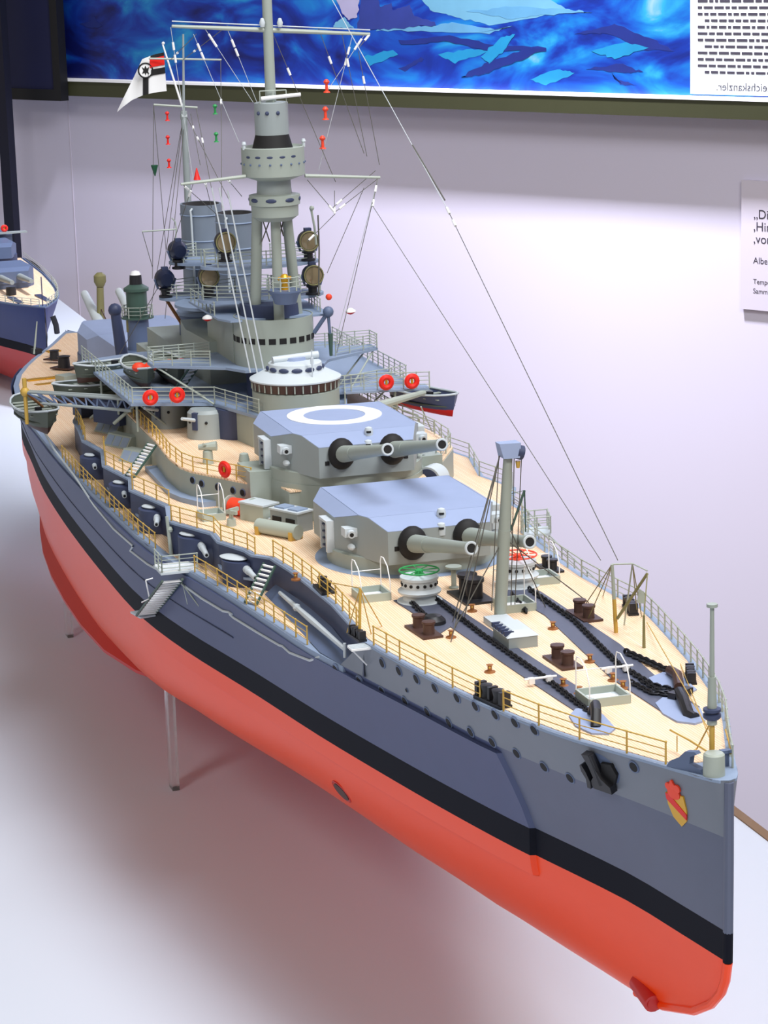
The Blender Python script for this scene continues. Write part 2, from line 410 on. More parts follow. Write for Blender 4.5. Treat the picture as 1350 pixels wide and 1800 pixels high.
m = MB(); m.drape(ins+[(x, -y) for x, y in reversed(ins)], -0.05, 0.04); m.build('forecastle_deck', 'deck_planks', ship, 20, origin=(-50, 0, 7))
ux = [-33.4, -36, -37.5, -40, -44, -47, -50.4, -54, -59, -64, -70, -76, -84, -92, -100, -107, -114]
up_edge = [(x, -interp(HB5, x)-0.04) for x in ux]
m = MB(); m.prism(up_edge+[(x, -y) for x, y in reversed(up_edge)], 4.9, 5.3); m.build('side_walkway_edge', 'edge_grey', ship, 20)
ui = [(-37.8, -9.0)]+[(x, -interp(HB5, x)+0.55) for x in ux[2:]]
m = MB(); m.prism(ui+[(x, -y) for x, y in reversed(ui)], 5.2, 5.34); m.build('upper_deck', 'deck_planks', ship, 20, origin=(-80, 0, 5))
qx = [-112, -118, -123, -130, -138, -145, -151, -156, -160, -164, -167, -170, -172, -174]
q_e = [(x, -interp(HB5, x)-0.03) for x in qx]
m = MB(); m.drape(q_e+[(x, -y) for x, y in reversed(q_e)], -0.3, 0.0, zup, 4); m.build('quarterdeck_edge', 'edge_grey', ship, 20)
q_i = [(x, -max(0.1, interp(HB5, x)-0.5)) for x in qx[:-1]]
m = MB(); m.drape(q_i+[(x, -y) for x, y in reversed(q_i)], -0.1, 0.05, zup, 4); m.build('quarterdeck', 'deck_planks', ship, 20, origin=(-140, 0, 4))

# battery wall below the forecastle edge, starboard and port
for sg in (-1, 1):
    pl = [(x, -y*sg*1.0) for x, y in FCS]
    pl = [(x, sg*(abs(y)-0.12)) for x, y in FCS]
    m = MB(); n = len(pl)
    m.add([(x, y, 5.3) for x, y in pl]+[(x, y, 7.5) for x, y in pl]+[(x, y*0.8, 5.3) for x, y in pl]+[(x, y*0.8, 7.5) for x, y in pl],
          [(k, k+1, n+k+1, n+k) for k in range(n-1)]+[(2*n+k, 2*n+k+1, 3*n+k+1, 3*n+k) for k in range(n-1)]+[(n+k, n+k+1, 3*n+k+1, 3*n+k) for k in range(n-1)])
    bw = m.build('battery_wall', 'dark_wall', ship, 20)
# cut end of the forecastle side at the notch
m = MB(); m.quad((-30.55, -8.6, 7.6), (-33.8, -8.6, 5.3), (-33.8, -7.9, 5.3), (-31.2, -7.9, 7.6)); m.quad((-30.55, 8.6, 7.6), (-33.8, 8.6, 5.3), (-33.8, 7.9, 5.3), (-31.2, 7.9, 7.6)); m.build('side_end_plate', 'blue_grey', ship)
# sloped embrasure floor
for sg in (-1, 1):
    m = MB(); w_ = [(-33.0, 8.85, 5.3), (-36.5, 9.45, 5.36), (-40.5, 9.35, 5.36), (-46, 9.25, 5.36), (-50.5, 9.2, 5.36), (-50.3, 8.5, 6.0), (-45, 8.1, 6.1), (-39, 8.0, 6.1), (-34.0, 8.2, 5.9)]
    m.add([(x, sg*y, z) for x, y, z in w_], [(0, 1, 8), (1, 2, 7, 8), (2, 3, 6, 7), (3, 4, 5, 6)])
    m.build('embrasure_slope', 'blue_grey', ship, 20)
# stowed boom on the battery wall
m = MB(); p0 = PY(492, 1042, -8.75); p1 = PY(606, 1141, -8.75)
m.cyl(p0, p0.lerp(p1, 0.5), 0.12, 0.2, 8); m.cyl(p0.lerp(p1, 0.5), p1, 0.2, 0.13, 8); m.sphere(p0.lerp(p1, 0.28), 0.26, 8); m.cyl(p1-Vector((0, 0, .5)), p1+Vector((0, 0, .35)), 0.1); m.build('stowed_boom', 'pale', ship)

# hull fittings -----------------------------------------------------
ports = [(672.6, 1165), (702, 1179), (732.7, 1193), (765, 1208.7), (804, 1226), (836.4, 1240.7), (871, 1255.6), (905.8, 1269.5), (940, 1282.8), (1115, 1347.5),
         (591, 1175.5), (632.6, 1196), (672.6, 1214), (713, 1232), (752, 1251), (790, 1269.5), (828, 1286), (866, 1304), (909, 1323.7), (957, 1347.4), (1003, 1367)]
def side_frame(p):
    e = 0.4
    tx = Vector((-e*2, -(hull_y(p.x-e, p.z, False)-hull_y(p.x+e, p.z, False)), 0)).normalized()
    tz = Vector((0, -(hull_y(p.x, p.z+e, False)-hull_y(p.x, p.z-e, False)), 2*e)).normalized()
    n = tx.cross(tz).normalized()
    if n.y > 0: n = -n
    return tx, tz, n
def porthole(p, r, parent):
    tx, tz, n = side_frame(p)
    h = MB(); h.cyl(p-n*0.05, p+n*0.06, r, r*0.92, 16); o = h.build('porthole', 'blue_grey', parent)
    h = MB(); h.cyl(p, p+n*0.075, r*0.72, r*0.72, 14); h.build('porthole_glass', 'soot', parent)
for k, (u, v) in enumerate(ports): porthole(hull_hit(u, v), 0.36, strake if k < 10 else hull)
porthole(hull_hit(716, 1213), 0.15, strake)
# mirror row on the port bow (far side, for the turned view)
for k, (u, v) in enumerate(ports[:9:2]):
    p = hull_hit(u, v); h = MB(); h.cyl((p.x, -p.y-0.05, p.z), (p.x, -p.y+0.07, p.z), 0.34, 0.3, 14); h.build('porthole', 'blue_grey', strake)
# side rims of the armour shelf
for path in ([(319, 1026), (355, 1052), (392, 1074), (402, 1076), (408, 1080)], [(404, 1080), (411, 1086), (450, 1110), (491, 1134), (497, 1136), (509, 1147), (545, 1161), (563, 1154)],
             [(130, 835), (165, 888), (200, 930), (234, 960), (229, 968), (260, 992), (290, 1008)], [(75, 755), (95, 790), (130, 835)]):
    m = MB(); m.tube([hull_hit(u, v, 0.05) for u, v in path], 0.085, 6); m.build('shelf_rim', 'pale', hull)
# lower plating seam
m = MB(); m.tube([(x, -hull_y(x, 2.3)-0.02, 2.3) for x in range(-52, -140, -4)], 0.05, 6); m.build('belt_seam', 'dark_wall', hull)
# torpedo opening in the red bottom
p = hull_hit(600, 1392); tx, tz, n = side_frame(p)
m = MB(); m.T = Matrix.Translation(p) @ Matrix((tx, tz, n)).transposed().to_4x4(); m.lathe((0, 0, -0.1), [(0.0, 0.02), (0.72, 0.05), (0.9, 0.13), (0.98, 0.1), (0.98, 0)], 24, 1.0, 0.8); m.build('torpedo_port_rim', 'fin_red', red)
m = MB(); m.T = Matrix.Translation(p) @ Matrix((tx, tz, n)).transposed().to_4x4(); m.lathe((0, 0, -0.02), [(0.75, 0), (0.75, 0.06), (0.0, 0.06)], 24, 1.0, 0.8); m.build('torpedo_port', 'brown', red)
# bow torpedo tube
m = MB(); a = PY(1140, 1742, -0.3); m.cyl(a+Vector((-1.0, 0, 0.1)), a+Vector((0.9, -0.1, -0.3)), 0.62, 0.5, 14); m.cyl(a+Vector((0.85, -0.1, -0.3)), a+Vector((0.95, -0.1, -0.3)), 0.34, 0.34, 12); m.build('bow_tube', 'fin_red', red)
# bilge keel
bx = [-79, -80.5, -84, -90, -97, -104, -111, -118, -124, -128]; bw_ = [.25, .9, 1.25, 1.4, 1.4, 1.35, 1.25, 1.0, .6, .15]
inn = [Vector((x, -hull_y(x, -8.2+.045*(-79-x))+.15, -8.2+.045*(-79-x))) for x in bx]
pts = [p+Vector((0, -.72*w, -.75*w)) for p, w in zip(inn, bw_)]; n = len(pts)
for sg in (1, -1):
    m = MB(); m.T = Matrix.Scale(sg, 4, (0, 1, 0)); up = Vector((0, 0, .12))
    m.add([p+up for p in pts]+[p-up for p in pts]+[p+up for p in inn]+[p-up for p in inn],
          [f for k in range(n-1) for f in ((k, k+1, n+k+1, n+k), (k, k+1, 2*n+k+1, 2*n+k), (n+k, n+k+1, 3*n+k+1, 3*n+k))]+[(n-1, 2*n-1, 4*n-1, 3*n-1), (0, n, 3*n, 2*n)])
    m.build('bilge_keel', 'fin_red', red)
# anchor in its hawse recess
p = hull_hit(1058, 1352); tx, tz, n = side_frame(p); F = Matrix.Translation(p) @ Matrix((-tx, tz, n)).transposed().to_4x4()
m = MB(); m.T = F; m.lathe((0.1, 0.05, -0.05), [(1.25, 0.0), (1.2, 0.08), (0.0, 0.1)], 28, 1.0, 0.75); m.build('hawse_recess', 'blue_grey', strake)
anch = empty('anchor', p, ship)
m = MB(); m.T = F; m.plate([(-0.5, 1.0, 0.5), (0.0, 1.05, 0.5), (0.15, 0.3, 0.5), (0.3, -0.2, 0.5), (0.8, -0.55, 0.5), (0.75, -0.95, 0.5), (-0.55, -0.95, 0.5), (-0.6, -0.6, 0.5), (-0.25, -0.25, 0.5), (-0.3, 0.35, 0.5)], 0.4, (0, 0, 1)); m.build('anchor_head', 'black', anch)
m = MB(); m.T = F; m.plate([(-0.95, -1.0, 0.55), (-0.7, -1.0, 0.55), (-0.55, -0.6, 0.55), (-0.62, 0.0, 0.55), (-0.75, 0.35, 0.55), (-0.9, 0.3, 0.55), (-0.95, -0.05, 0.55), (-0.8, -0.45, 0.55)], 0.4, (0, 0, 1)); m.build('anchor_fluke', 'black', anch)
m = MB(); m.T = F; m.plate([(0.35, 0.55, 0.2), (1.1, 0.65, 0.2), (1.25, 0.1, 0.2), (0.8, -0.55, 0.2), (0.1, -0.3, 0.2)], 0.2, (0, 0, 1)); m.build('anchor_fluke', 'soot', anch)
m = MB(); m.T = F; m.cyl((-0.05, 1.0, 0.3), (0.05, -0.6, 0.35), 0.2, 0.24, 10); m.build('anchor_shank', 'black', anch)
# coat of arms
p = hull_hit(1192, 1418); tx, tz, n = side_frame(p); F = Matrix.Translation(p+n*0.02) @ Matrix((-tx, tz, n)).transposed().to_4x4()
arms = empty('coat_of_arms', p, ship)
sh = [(-0.62, 0.62), (0.62, 0.72), (0.66, 0.0), (0.5, -0.6), (0.05, -1.0), (-0.42, -0.62), (-0.62, 0.0)]
m = MB(); m.T = F; m.plate([(x, y, 0.06) for x, y in sh], 0.12, (0, 0, 1)); m.build('shield', 'shield_gold', arms)
m = MB(); m.T = F; m.plate([(x, y, 0.09) for x, y in [(-0.62, 0.6), (-0.38, 0.63), (0.63, -0.22), (0.54, -0.52), (-0.62, 0.28)]], 0.06, (0, 0, 1)); m.build('diagonal_band', 'red', arms)
m = MB(); m.T = F
m.lathe((0, 0.72, 0.0), [(0.42, 0), (0.42, 0.1), (0, 0.12)], 18, 1.0, 0.7)
for a, b in ((-0.3, 1.02), (0.0, 1.12), (0.32, 1.05)): m.lathe((a, b, 0), [(0.2, 0), (0.2, 0.1), (0, 0.12)], 12)
m.lathe((0, 1.32, 0), [(0.1, 0), (0.1, 0.1), (0, 0.12)], 10); m.build('crown', 'orange_red', arms)

# rails -----------------------------------------------------------------
STAN = {}
def stanchion(h, mt):
    if (h, mt) not in STAN:
        m = MB(); m.cyl((0, 0, 0), (0, 0, h), 0.055, 0.045, 6); m.sphere((0, 0, h), 0.075, 6)
        o = m.build('stanchion', mt, None, origin=(0, 0, 0)); STAN[(h, mt)] = o.data; bpy.data.objects.remove(o)
    return STAN[(h, mt)]
def dense(path, step):
    out = []; path = [Vector(p) for p in path]
    acc = 0.0
    for a, b in zip(path, path[1:]):
        L = (b-a).length; n = max(1, round(L/step))
        for k in range(n): out.append(a.lerp(b, k/n))
    out.append(path[-1]); return out
def railing(path, h=1.1, mt='brass', step=2.0, rows=3, parent=None, top=0.04):
    pts = dense(path, step)
    r = empty('railing', pts[0], parent or ship)
    if parent is not None and parent is not ship:
        m = MB()
        for j in range(rows): m.tube([p+Vector((0, 0, h*(j+1)/rows)) for p in pts], 0.035, 5)
    for j in range(rows):
        m = MB(); m.tube([p+Vector((0, 0, h*(j+1)/rows)) for p in pts], top if j == rows-1 else 0.028, 5); m.build('rail', mt, r)
    me = stanchion(h, mt)
    for p in pts: link('stanchion', me, p, r)
    return r
def dzp(x, y): return Vector((x, y, zdeck(x)+0.0))
railing([dzp(x, -interp(HBD, x)+0.22) for x in (-3.6, -6, -9, -12, -15)], step=2.6)
railing([dzp(x, -interp(HBD, x)+0.22) for x in (-17.2, -20, -23, -26, -29.3)], step=2.1)
railing([dzp(x, interp(HBD, x)-0.22) for x in (-1.8, -3.5, -6, -9, -12, -15, -18, -21, -24, -27, -30)], mt='rail_grey', step=1.6)
fe = [(x, y+0.3, ZD) for x, y in FCS]
railing([(-32.2, -8.2, ZD)]+fe[1:6], step=2.0); railing(fe[6:12], step=1.9); railing(fe[12:17], step=2.0); railing(fe[17:21], step=2.0)
railing([(x, -y, z) for x, y, z in fe[0:10]], mt='rail_grey', step=2.1); railing([(x, -y, z) for x, y, z in fe[10:20]], mt='rail_grey', step=2.6)
lo_e = [(x, -interp(HB5, x)+0.2, 5.32) for x in (-38.5, -44, -50.4, -54, -58)]
railing(lo_e, step=1.8); railing([(x, -interp(HB5, x)+0.2, 5.32) for x in (-65.5, -70, -76, -84, -92, -98)], step=1.5)
railing([(x, interp(HB5, x)-0.2, 5.32) for x in (-38.5, -44, -50.4, -54, -64, -76, -90, -104)], mt='rail_grey', step=3.0)
railing([(x, interp(HB5, x)-0.2, zup(x)) for x in (-116, -123, -130, -138, -145, -151)], mt='rail_grey', step=3.2)

# casemate guns ---------------------------------------------------------
CAS = [((410, 980), 1.15, (427, 994), (449, 1016), [(383, 992), (393, 1007), (430, 1015), (462, 1020)]),
       ((332, 939), 0.85, (350, 951), (363, 976), [(306, 952), (325, 966), (352, 969)]),
       ((262, 891), 0.7, (277, 905), (275, 922), [(238, 902), (254, 915), (275, 920)]),
       ((209, 848), 0.6, (217, 858), (219, 872), [(188, 856), (201, 870), (214, 875), (221, 860)]),
       ((157, 800), 0.55, (164, 808), (167, 822), [(147, 812), (158, 825), (171, 808)])]
for hood, hr, g0, g1, rim in CAS:
    hc = PZ(hood[0], hood[1], 7.05); c = Vector((hc.x, hc.y+.75, 5.34)); g = empty('casemate_gun', c, ship)
    m = MB(); m.lathe(c, [(1.5, 0.0), (1.5, 1.6), (0, 1.62)], 24); m.build('gun_shield', 'dark_wall', g)
    m = MB(); m.lathe(hc, [(hr*.9, -.05), (hr, .02), (hr*.8, .1), (0, .12)], 20, 1.0, .55); m.v = [Matrix.Translation(hc) @ Matrix.Rotation(.5, 4, 'Z') @ (p-hc) for p in m.v]; m.build('shield_roof', 'pale', g)
    rp = [PZ(u, v, 6.05) for u, v in rim]; m = MB()
    for a, b in zip(rp, rp[1:]): m.add([a, b, b+Vector((-.1, .45, 0)), a+Vector((-.1, .45, 0)), a-Vector((0, 0, .16)), b-Vector((0, 0, .16)), b+Vector((-.1, .45, -.16)), a+Vector((-.1, .45, -.16))], [(0, 1, 2, 3), (4, 7, 6, 5), (0, 4, 5, 1), (2, 6, 7, 3), (0, 3, 7, 4), (1, 5, 6, 2)])
    m.build('shield_rim', 'edge_grey', g)
    a = PZ(*g0, 6.6); b = PZ(*g1, 6.45); d = (b-a).normalized()
    m = MB(); m.cyl(a-d*.8, a.lerp(b, .5), .3, .25, 14); m.cyl(a.lerp(b, .5), b, .21, .17, 14); m.build('gun_barrel', 'pale', g)
    m = MB(); m.cyl(b-d*.02, b+d*.02, .1, .1, 10); m.build('muzzle', 'soot', g)
    m = MB(); m.sphere(a-d*.5+Vector((-.2, .1, 0)), .42, 12); m.build('gun_ball', 'blue_grey', g)

# main turrets ------------------------------------------------------------
def halfspaces(planes, size=20):
    bm = bmesh.new(); bmesh.ops.create_cube(bm, size=size)
    for co, no in planes:
        geom = bm.verts[:]+bm.edges[:]+bm.faces[:]
        r = bmesh.ops.bisect_plane(bm, geom=geom, plane_co=co, plane_no=no, clear_outer=True, dist=1e-5)
        ed = [e for e in r['geom_cut'] if isinstance(e, bmesh.types.BMEdge)]
        if ed: bmesh.ops.edgeloop_fill(bm, edges=ed)
    vs_ = [v.co.copy() for v in bm.verts]; bm.verts.index_update(); fs = [tuple(v.index for v in f.verts) for f in bm.faces]; bm.free(); return vs_, fs
def slope(a, b, sgn_y=False):    # plane through two points (h, z), outward up
    dx, dz = b[0]-a[0], b[1]-a[1]; n = Vector((-dz, dx)).normalized()
    return n
HOUSE = []
for sy in (-1, 1):
    HOUSE.append(((0, sy*4.35, 3.6), (0, sy*0.62, 1.0)))                    # roof sides
    HOUSE.append(((0, sy*5.25, 0), (0, sy, 0)))                             # side walls
    HOUSE.append(((5.7, sy*3.3, 0), (0.36, sy*0.93, 0)))                    # front chamfers
    HOUSE.append(((-4.4, sy*5.2, 0), (-0.55, sy*0.83, 0)))                  # rear chamfers
HOUSE += [((5.7, 0, 0), (1, 0, 0)), ((0, 0, 3.6), (0, 0, 1)), ((0, 0, 0.95), (0, 0, -1)), ((3.9, 0, 3.6), (0.30, 0, 0.95)), ((-7.6, 0, 0), (-1, 0, 0)), ((-5.6, 0, 3.6), (-0.45, 0, 0.89))]
HV, HF = halfspaces(HOUSE)
def gun(t, mant, muz):
    d = (muz-mant).normalized(); L = (muz-mant).length
    m = MB(); m.sphere(mant-Vector((0.15, 0, 0)), 0.98, 20, (0.75, 0.95, 1.1)); m.build('mantlet', 'soot', t)
    m = MB(); m.cyl(mant, mant+d*L*0.28, 0.58, 0.5, 20); m.cyl(mant+d*L*0.27, mant+d*L*0.95, 0.47, 0.34, 20); m.cyl(mant+d*L*0.94, muz, 0.38, 0.4, 20); o = m.build('gun_barrel', 'tower_grey', t)
    m = MB(); m.torus((0, 0, 0), 0.33, 0.08, 'z', 20, 6); R = d.to_track_quat('Z', 'Y').to_matrix().to_4x4(); m2 = MB(); m2.T = Matrix.Translation(muz) @ R; m2.add(m.v, m.f); m2.build('muzzle_ring', 'pale', t)
    m = MB(); m.cyl(muz-d*0.05, muz+d*0.03, 0.27, 0.27, 16); m.build('bore', 'soot', t)
def turret(ax, zb, guns, circle=False, fwd=1):
    T = Matrix.Translation((ax, 0, zb)) @ (Matrix.Identity(4) if fwd == 1 else Matrix.Rotation(PI, 4, 'Z'))
    t = empty('gun_turret', (ax, 0, zb), ship)
    def P(): m = MB(); m.T = T; return m
    m = P(); m.add(HV, [f for f in HF]); hs = m.build('turret_house', 'grey', t, 15)
    # roof plates in the paler roof paint
    vs_, fs = HV, [f for f in HF if (lambda n: n.z > 0.5)((HV[f[1]]-HV[f[0]]).cross(HV[f[2]]-HV[f[1]]).normalized()) or (lambda n: n.z < -0.5 and min(HV[i].z for i in f) > 2)((HV[f[1]]-HV[f[0]]).cross(HV[f[2]]-HV[f[1]]).normalized())]
    for f in fs:
        c = sum((HV[i] for i in f), Vector())/len(f); m = P()
        nn = (HV[f[1]]-HV[f[0]]).cross(HV[f[2]]-HV[f[1]]).normalized()
        if nn.z < 0: nn = -nn
        m.plate([c+(HV[i]-c)*0.995+nn*0.03 for i in f], 0.05, nn); m.build('roof_plate', 'roof_grey', t)
    m = P(); m.lathe((0, 0, 0), [(5.45, -0.3), (5.45, 0.98), (5.35, 1.03), (0, 1.03)], 56); m.build('turret_ring', 'tower_grey', t)
    for sy in (-1, 1):
        # side rangefinder hood and cabinet
        m = P(); m.box((2.4, sy*4.75, 2.5), (0.9, 0.9, 0.55)); rf = m.build('sight_hood', 'pale', t)
        m = P(); m.cyl((2.6, sy*4.8, 2.5), (3.15, sy*4.85, 2.45), 0.24, 0.24, 14); m.build('sight_lens', 'pale', t)
        m = P(); m.cyl((3.1, sy*4.85, 2.45), (3.18, sy*4.86, 2.44), 0.13, 0.13, 12); m.build('sight_eye', 'soot', t)
        m = P(); m.sphere((2.6, sy*4.75, 1.55), 0.4, 12, (1.0, 0.6, 0.5)); m.build('sight_blister', 'pale', t)
        m = P(); m.box((-0.3, sy*5.5, 2.75), (1.7, 0.55, 0.16)); m.box((0.4, sy*5.5, 1.8), (0.32, 0.5, 2.0)); m.box((-1.05, sy*5.5, 1.8), (0.16, 0.45, 2.0)); m.build('ladder_frame', 'pale', t)
        for k in range(4):
            m = P(); m.box((-0.35, sy*5.45, 1.0+0.45*k), (1.3, 0.36, 0.09)); m.build('ladder_rung', 'dark_wall', t)
        m = P(); m.box((5.72, sy*2.75, 1.95), (0.06, 0.28, 0.28)); m.build('face_hatch', 'soot', t)
    for (hx, hy, hz) in ((4.5, 0.55, 3.42), (5.5, 0.2, 2.75)):
        m = P(); m.lathe((hx, hy, hz-0.25), [(0.28, 0), (0.3, 0.5), (0.22, 0.72), (0, 0.8)], 14); m.build('periscope_hood', 'pale', t)
        m = P(); m.box((hx+0.28, hy-0.08, hz+0.22), (0.12, 0.3, 0.12)); m.build('periscope_slit', 'soot', t)
    m = P(); m.box((0.2, -4.4, 3.28), (0.9, 0.16, 0.1), 0.25); m.build('roof_grip', 'dark_wall', t)
    if circle:
        m = P(); pr = [(3.3, 0.02), (3.3, 0.07), (2.15, 0.07), (2.15, 0.02)]; m.lathe((-2.0, 0, 3.6), pr+[pr[0]], 56, 1.05, 1.0); m.build('white_circle', 'white', t)
    for a, b in guns: gun(t, Vector(a), Vector(b))
    return t
turret(-48.2, ZD, [((-42.2, -1.77, 9.85), (-31.15, -1.77, 12.1)), ((-42.2, 1.77, 9.95), (-31.2, 1.77, 12.1))])
turret(-63.6, 9.9, [((-57.6, -1.77, 12.45), (-47.1, -1.77, 14.78)), ((-57.6, 1.77, 12.45), (-47.0, 1.77, 14.8))], True)
m = MB(); m.lathe((-63.6, 0, 7.5), [(5.5, 0), (5.5, 2.6)], 56); m.build('barbette', 'tower_grey', ship)
m = MB(); m.lathe((-48.2, 0, ZD), [(6.2, 0.0), (6.2, 0.06), (5.4, 0.07)], 56); m.build('deck_ring', 'edge_grey', ship)

# foredeck fittings ---------------------------------------------------------
def DK(u, v, h=0.0):
    z = 7.7
    for _ in range(6): p = PZ(u, v, z+h); z = zdeck(p.x)
    return Vector((p.x, p.y, z))
def capstan(u, v, col):
    b = DK(u, v); t = empty('capstan', b, ship)
    m = MB(); m.lathe(b, [(1.35, 0.0), (1.35, 0.12), (1.0, 0.2), (0.95, 0.5), (1.25, 0.62), (1.3, 0.75), (1.05, 0.95), (1.05, 1.35), (1.15, 1.45), (1.15, 1.6), (0, 1.66)], 32); m.build('drum', 'pale', t)
    for k in range(16):
        a = 2*PI*k/16; m = MB(); p = b+Vector((1.05*math.cos(a), 1.05*math.sin(a), 1.18)); n = Vector((math.cos(a), math.sin(a), 0)); m.cyl(p-n*0.03, p+n*0.05, 0.1, 0.1, 8); m.build('socket', 'soot', t)
    w = empty('hand_wheel', b+Vector((0, 0, 1.95)), t)
    m = MB(); m.torus(b+Vector((0, 0, 1.95)), 1.18, 0.05, 'z', 32, 6); m.build('wheel_rim', col, t)
    m = MB()
    m.lathe(b+Vector((0, 0, 1.62)), [(0.3, 0), (0.22, 0.35), (0.0, 0.45)], 10)
    for k in range(8):
        a = 2*PI*k/8; m.cyl(b+Vector((0, 0, 1.95)), b+Vector((1.18*math.cos(a), 1.18*math.sin(a), 1.95)), 0.035, 0.035, 5)
    m.build('wheel_spokes', col, t); bpy.data.objects.remove(w)
capstan(738, 1058, 'green'); capstan(910, 1030, 'orange_red')
# chain plates: long dark troughs from the capstans to the hawse pipes
def plate_px(pts, name, mt, h=0.1, inset_edge=True):
    p3 = [DK(u, v) for u, v in pts]
    m = MB(); n = len(p3)
    m.drape([(p.x, p.y) for p in p3], 0.0, h); return m.build(name, mt, ship, 20)
plate_px([(692, 1058), (757, 1100), (772, 1117), (792, 1104), (1010, 1252), (1035, 1262), (1050, 1240), (1040, 1225), (760, 1042), (735, 1050)], 'chain_trough', 'plate_blue')
plate_px([(880, 1045), (900, 1060), (930, 1068), (958, 1084), (1075, 1195), (1165, 1255), (1190, 1272), (1222, 1262), (1230, 1245), (1180, 1215), (1090, 1135), (950, 1042), (920, 1030)], 'chain_trough', 'plate_blue')
plate_px([(1000, 1262), (1012, 1280), (1040, 1293), (1070, 1294), (1082, 1284), (1062, 1262), (1040, 1245), (1012, 1250)], 'hawse_plate', 'roof_grey', 0.14)
plate_px([(1152, 1240), (1165, 1258), (1190, 1272), (1222, 1276), (1240, 1270), (1232, 1250), (1200, 1232), (1165, 1230)], 'hawse_plate', 'roof_grey', 0.14)
plate_px([(1140, 1195), (1168, 1222), (1200, 1228), (1225, 1215), (1190, 1185), (1165, 1185)], 'hawse_plate', 'roof_grey', 0.12)
def chain(pts, name='anchor_chain', r=0.2, zoff=0.2, px=True):
    p3 = [DK(u, v)+Vector((0, 0, zoff)) for u, v in pts] if px else [Vector(p) for p in pts]
    seq = dense(p3, 0.34); m = MB()
    for i, (a, b) in enumerate(zip(seq, seq[1:])):
        c = (a+b)/2; d = (b-a).normalized(); sd = d.cross(Vector((0, 0, 1))).normalized() if i % 2 else Vector((0, 0, 1))
        m.tube([c+d*(0.3*math.cos(t))+sd*(r*0.75*math.sin(t)) for t in [2*PI*k/8 for k in range(8)]], r*0.36, 4, True)
    o = m.build(name, 'chain_black', ship); o['kind'] = 'stuff'; return o
chain([(712, 1052), (745, 1085), (755, 1093)]); chain([(764, 1056), (850, 1122), (960, 1198), (1042, 1262)], r=0.19)
chain([(900, 1050), (925, 1080)]); chain([(930, 1040), (1010, 1096), (1090, 1175), (1150, 1212), (1195, 1222)], r=0.19)
chain([(1100, 1152), (1140, 1170), (1175, 1186)], r=0.24); chain([(1110, 1205), (1145, 1224), (1195, 1230)], r=0.17); chain([(1125, 1200), (1160, 1222), (1197, 1232)], r=0.16)
m = MB(); m.tube([DK(1042, 1262, 0)+Vector((0, 0, .35)), DK(1047, 1264)+Vector((0, 0, .75)), DK(1048, 1275)+Vector((0, 0, .7)), DK(1047, 1282)+Vector((0, 0, 0.05))], 0.27, 10); m.build('hawse_bend', 'black', ship)
m = MB(); m.tube([DK(1178, 1188)+Vector((0, 0, .3)), DK(1190, 1200)+Vector((0, 0, .45)), DK(1194, 1222)+Vector((0, 0, .4))], 0.28, 10); m.build('hawse_bend', 'brown', ship)
m = MB(); m.tube([DK(1194, 1228)+Vector((0, 0, .35)), DK(1203, 1248)+Vector((0, 0, .45)), DK(1211, 1262)+Vector((0, 0, .15)), DK(1222, 1266)+Vector((0, 0, .1))], 0.3, 10); m.build('hawse_bend', 'black', ship)
m = MB(); m.box(DK(1196, 1228)+Vector((0, 0, .3)), (0.5, 1.5, 0.35), 0.5); m.build('chain_stopper', 'black', ship)
for u, v in ((1085, 1187), (950, 1206)):
    m = MB(); p = DK(u, v)+Vector((0, 0, .45)); m.cyl(p+Vector((0, -0.9, 0)), p+Vector((0, 0.9, 0)), 0.07, 0.07, 8); m.box(p+Vector((0, -.5, -.1)), (0.3, 0.3, 0.3)); m.box(p+Vector((0, .5, -.1)), (0.3, 0.3, 0.3)); m.build('chain_bar', 'white', ship)
# a sphere cover on the starboard trough
m = MB(); p = DK(762, 1098); m.lathe(p, [(0.75, 0), (0.7, 0.3), (0.45, 0.55), (0, 0.62)], 20); m.build('dome_cover', 'black', ship)
def bollards(u, v, du, dv, mt='brown', s=1.0):
    c = DK(u, v); a = DK(u-du, v-dv); b = DK(u+du, v+dv); d = (b-a); rz = math.atan2(d.y, d.x)
    t = empty('bollard_pair', c, ship)
    m = MB(); m.box(c+Vector((0, 0, .08)), (d.length+1.4*s, 1.2*s, 0.2), rz); m.build('base_plate', mt, t)
    for p in (a, b):
        m = MB(); m.lathe(p, [(0.38*s, 0.1), (0.33*s, 0.2), (0.33*s, 0.72*s), (0.39*s, 0.78*s), (0.39*s, 0.9*s), (0, 0.95*s)], 18); m.build('bollard', 'black' if mt == 'black' else 'brown', t)
bollards(745, 1113, 9, 6, 'brown'); bollards(1027, 1085, 8, 5, 'brown'); bollards(989, 1167, 9, 6, 'brown')
bollards(828, 1052, 6, 4, 'black', 1.55); bollards(571, 1038, 4, 4, 'black', 0.8); bollards(966, 1002, 5, 3, 'black', 0.9)
def fairlead(u, v, rz, s=1.0):
    p = DK(u, v); t = empty('fairlead', p, ship)
    m = MB(); m.T = Matrix.Translation(p) @ Matrix.Rotation(rz, 4, 'Z') @ Matrix.Scale(s, 4); m.box((0, 0, .08), (2.2, 0.6, 0.16)); m.box((0.95, 0, .45), (0.22, 0.5, 0.6)); m.box((-0.95, 0, .45), (0.22, 0.5, 0.6)); m.box((0, 0, 0.45), (0.2, 0.45, 0.6)); m.build('fairlead_frame', 'black', t)
    for x in (-0.5, 0.45):
        m = MB(); m.T = Matrix.Translation(p) @ Matrix.Rotation(rz, 4, 'Z') @ Matrix.Scale(s, 4); m.lathe((x, 0, 0.1), [(0.26, 0), (0.2, 0.3), (0.28, 0.62), (0, 0.68)], 14); m.build('roller', 'black', t)
fairlead(866, 1236, 0.22, 1.2); fairlead(1108, 1075, -0.2); fairlead(1214, 1196, -0.35, 0.9); fairlead(628, 1122, 0.1, 0.8)
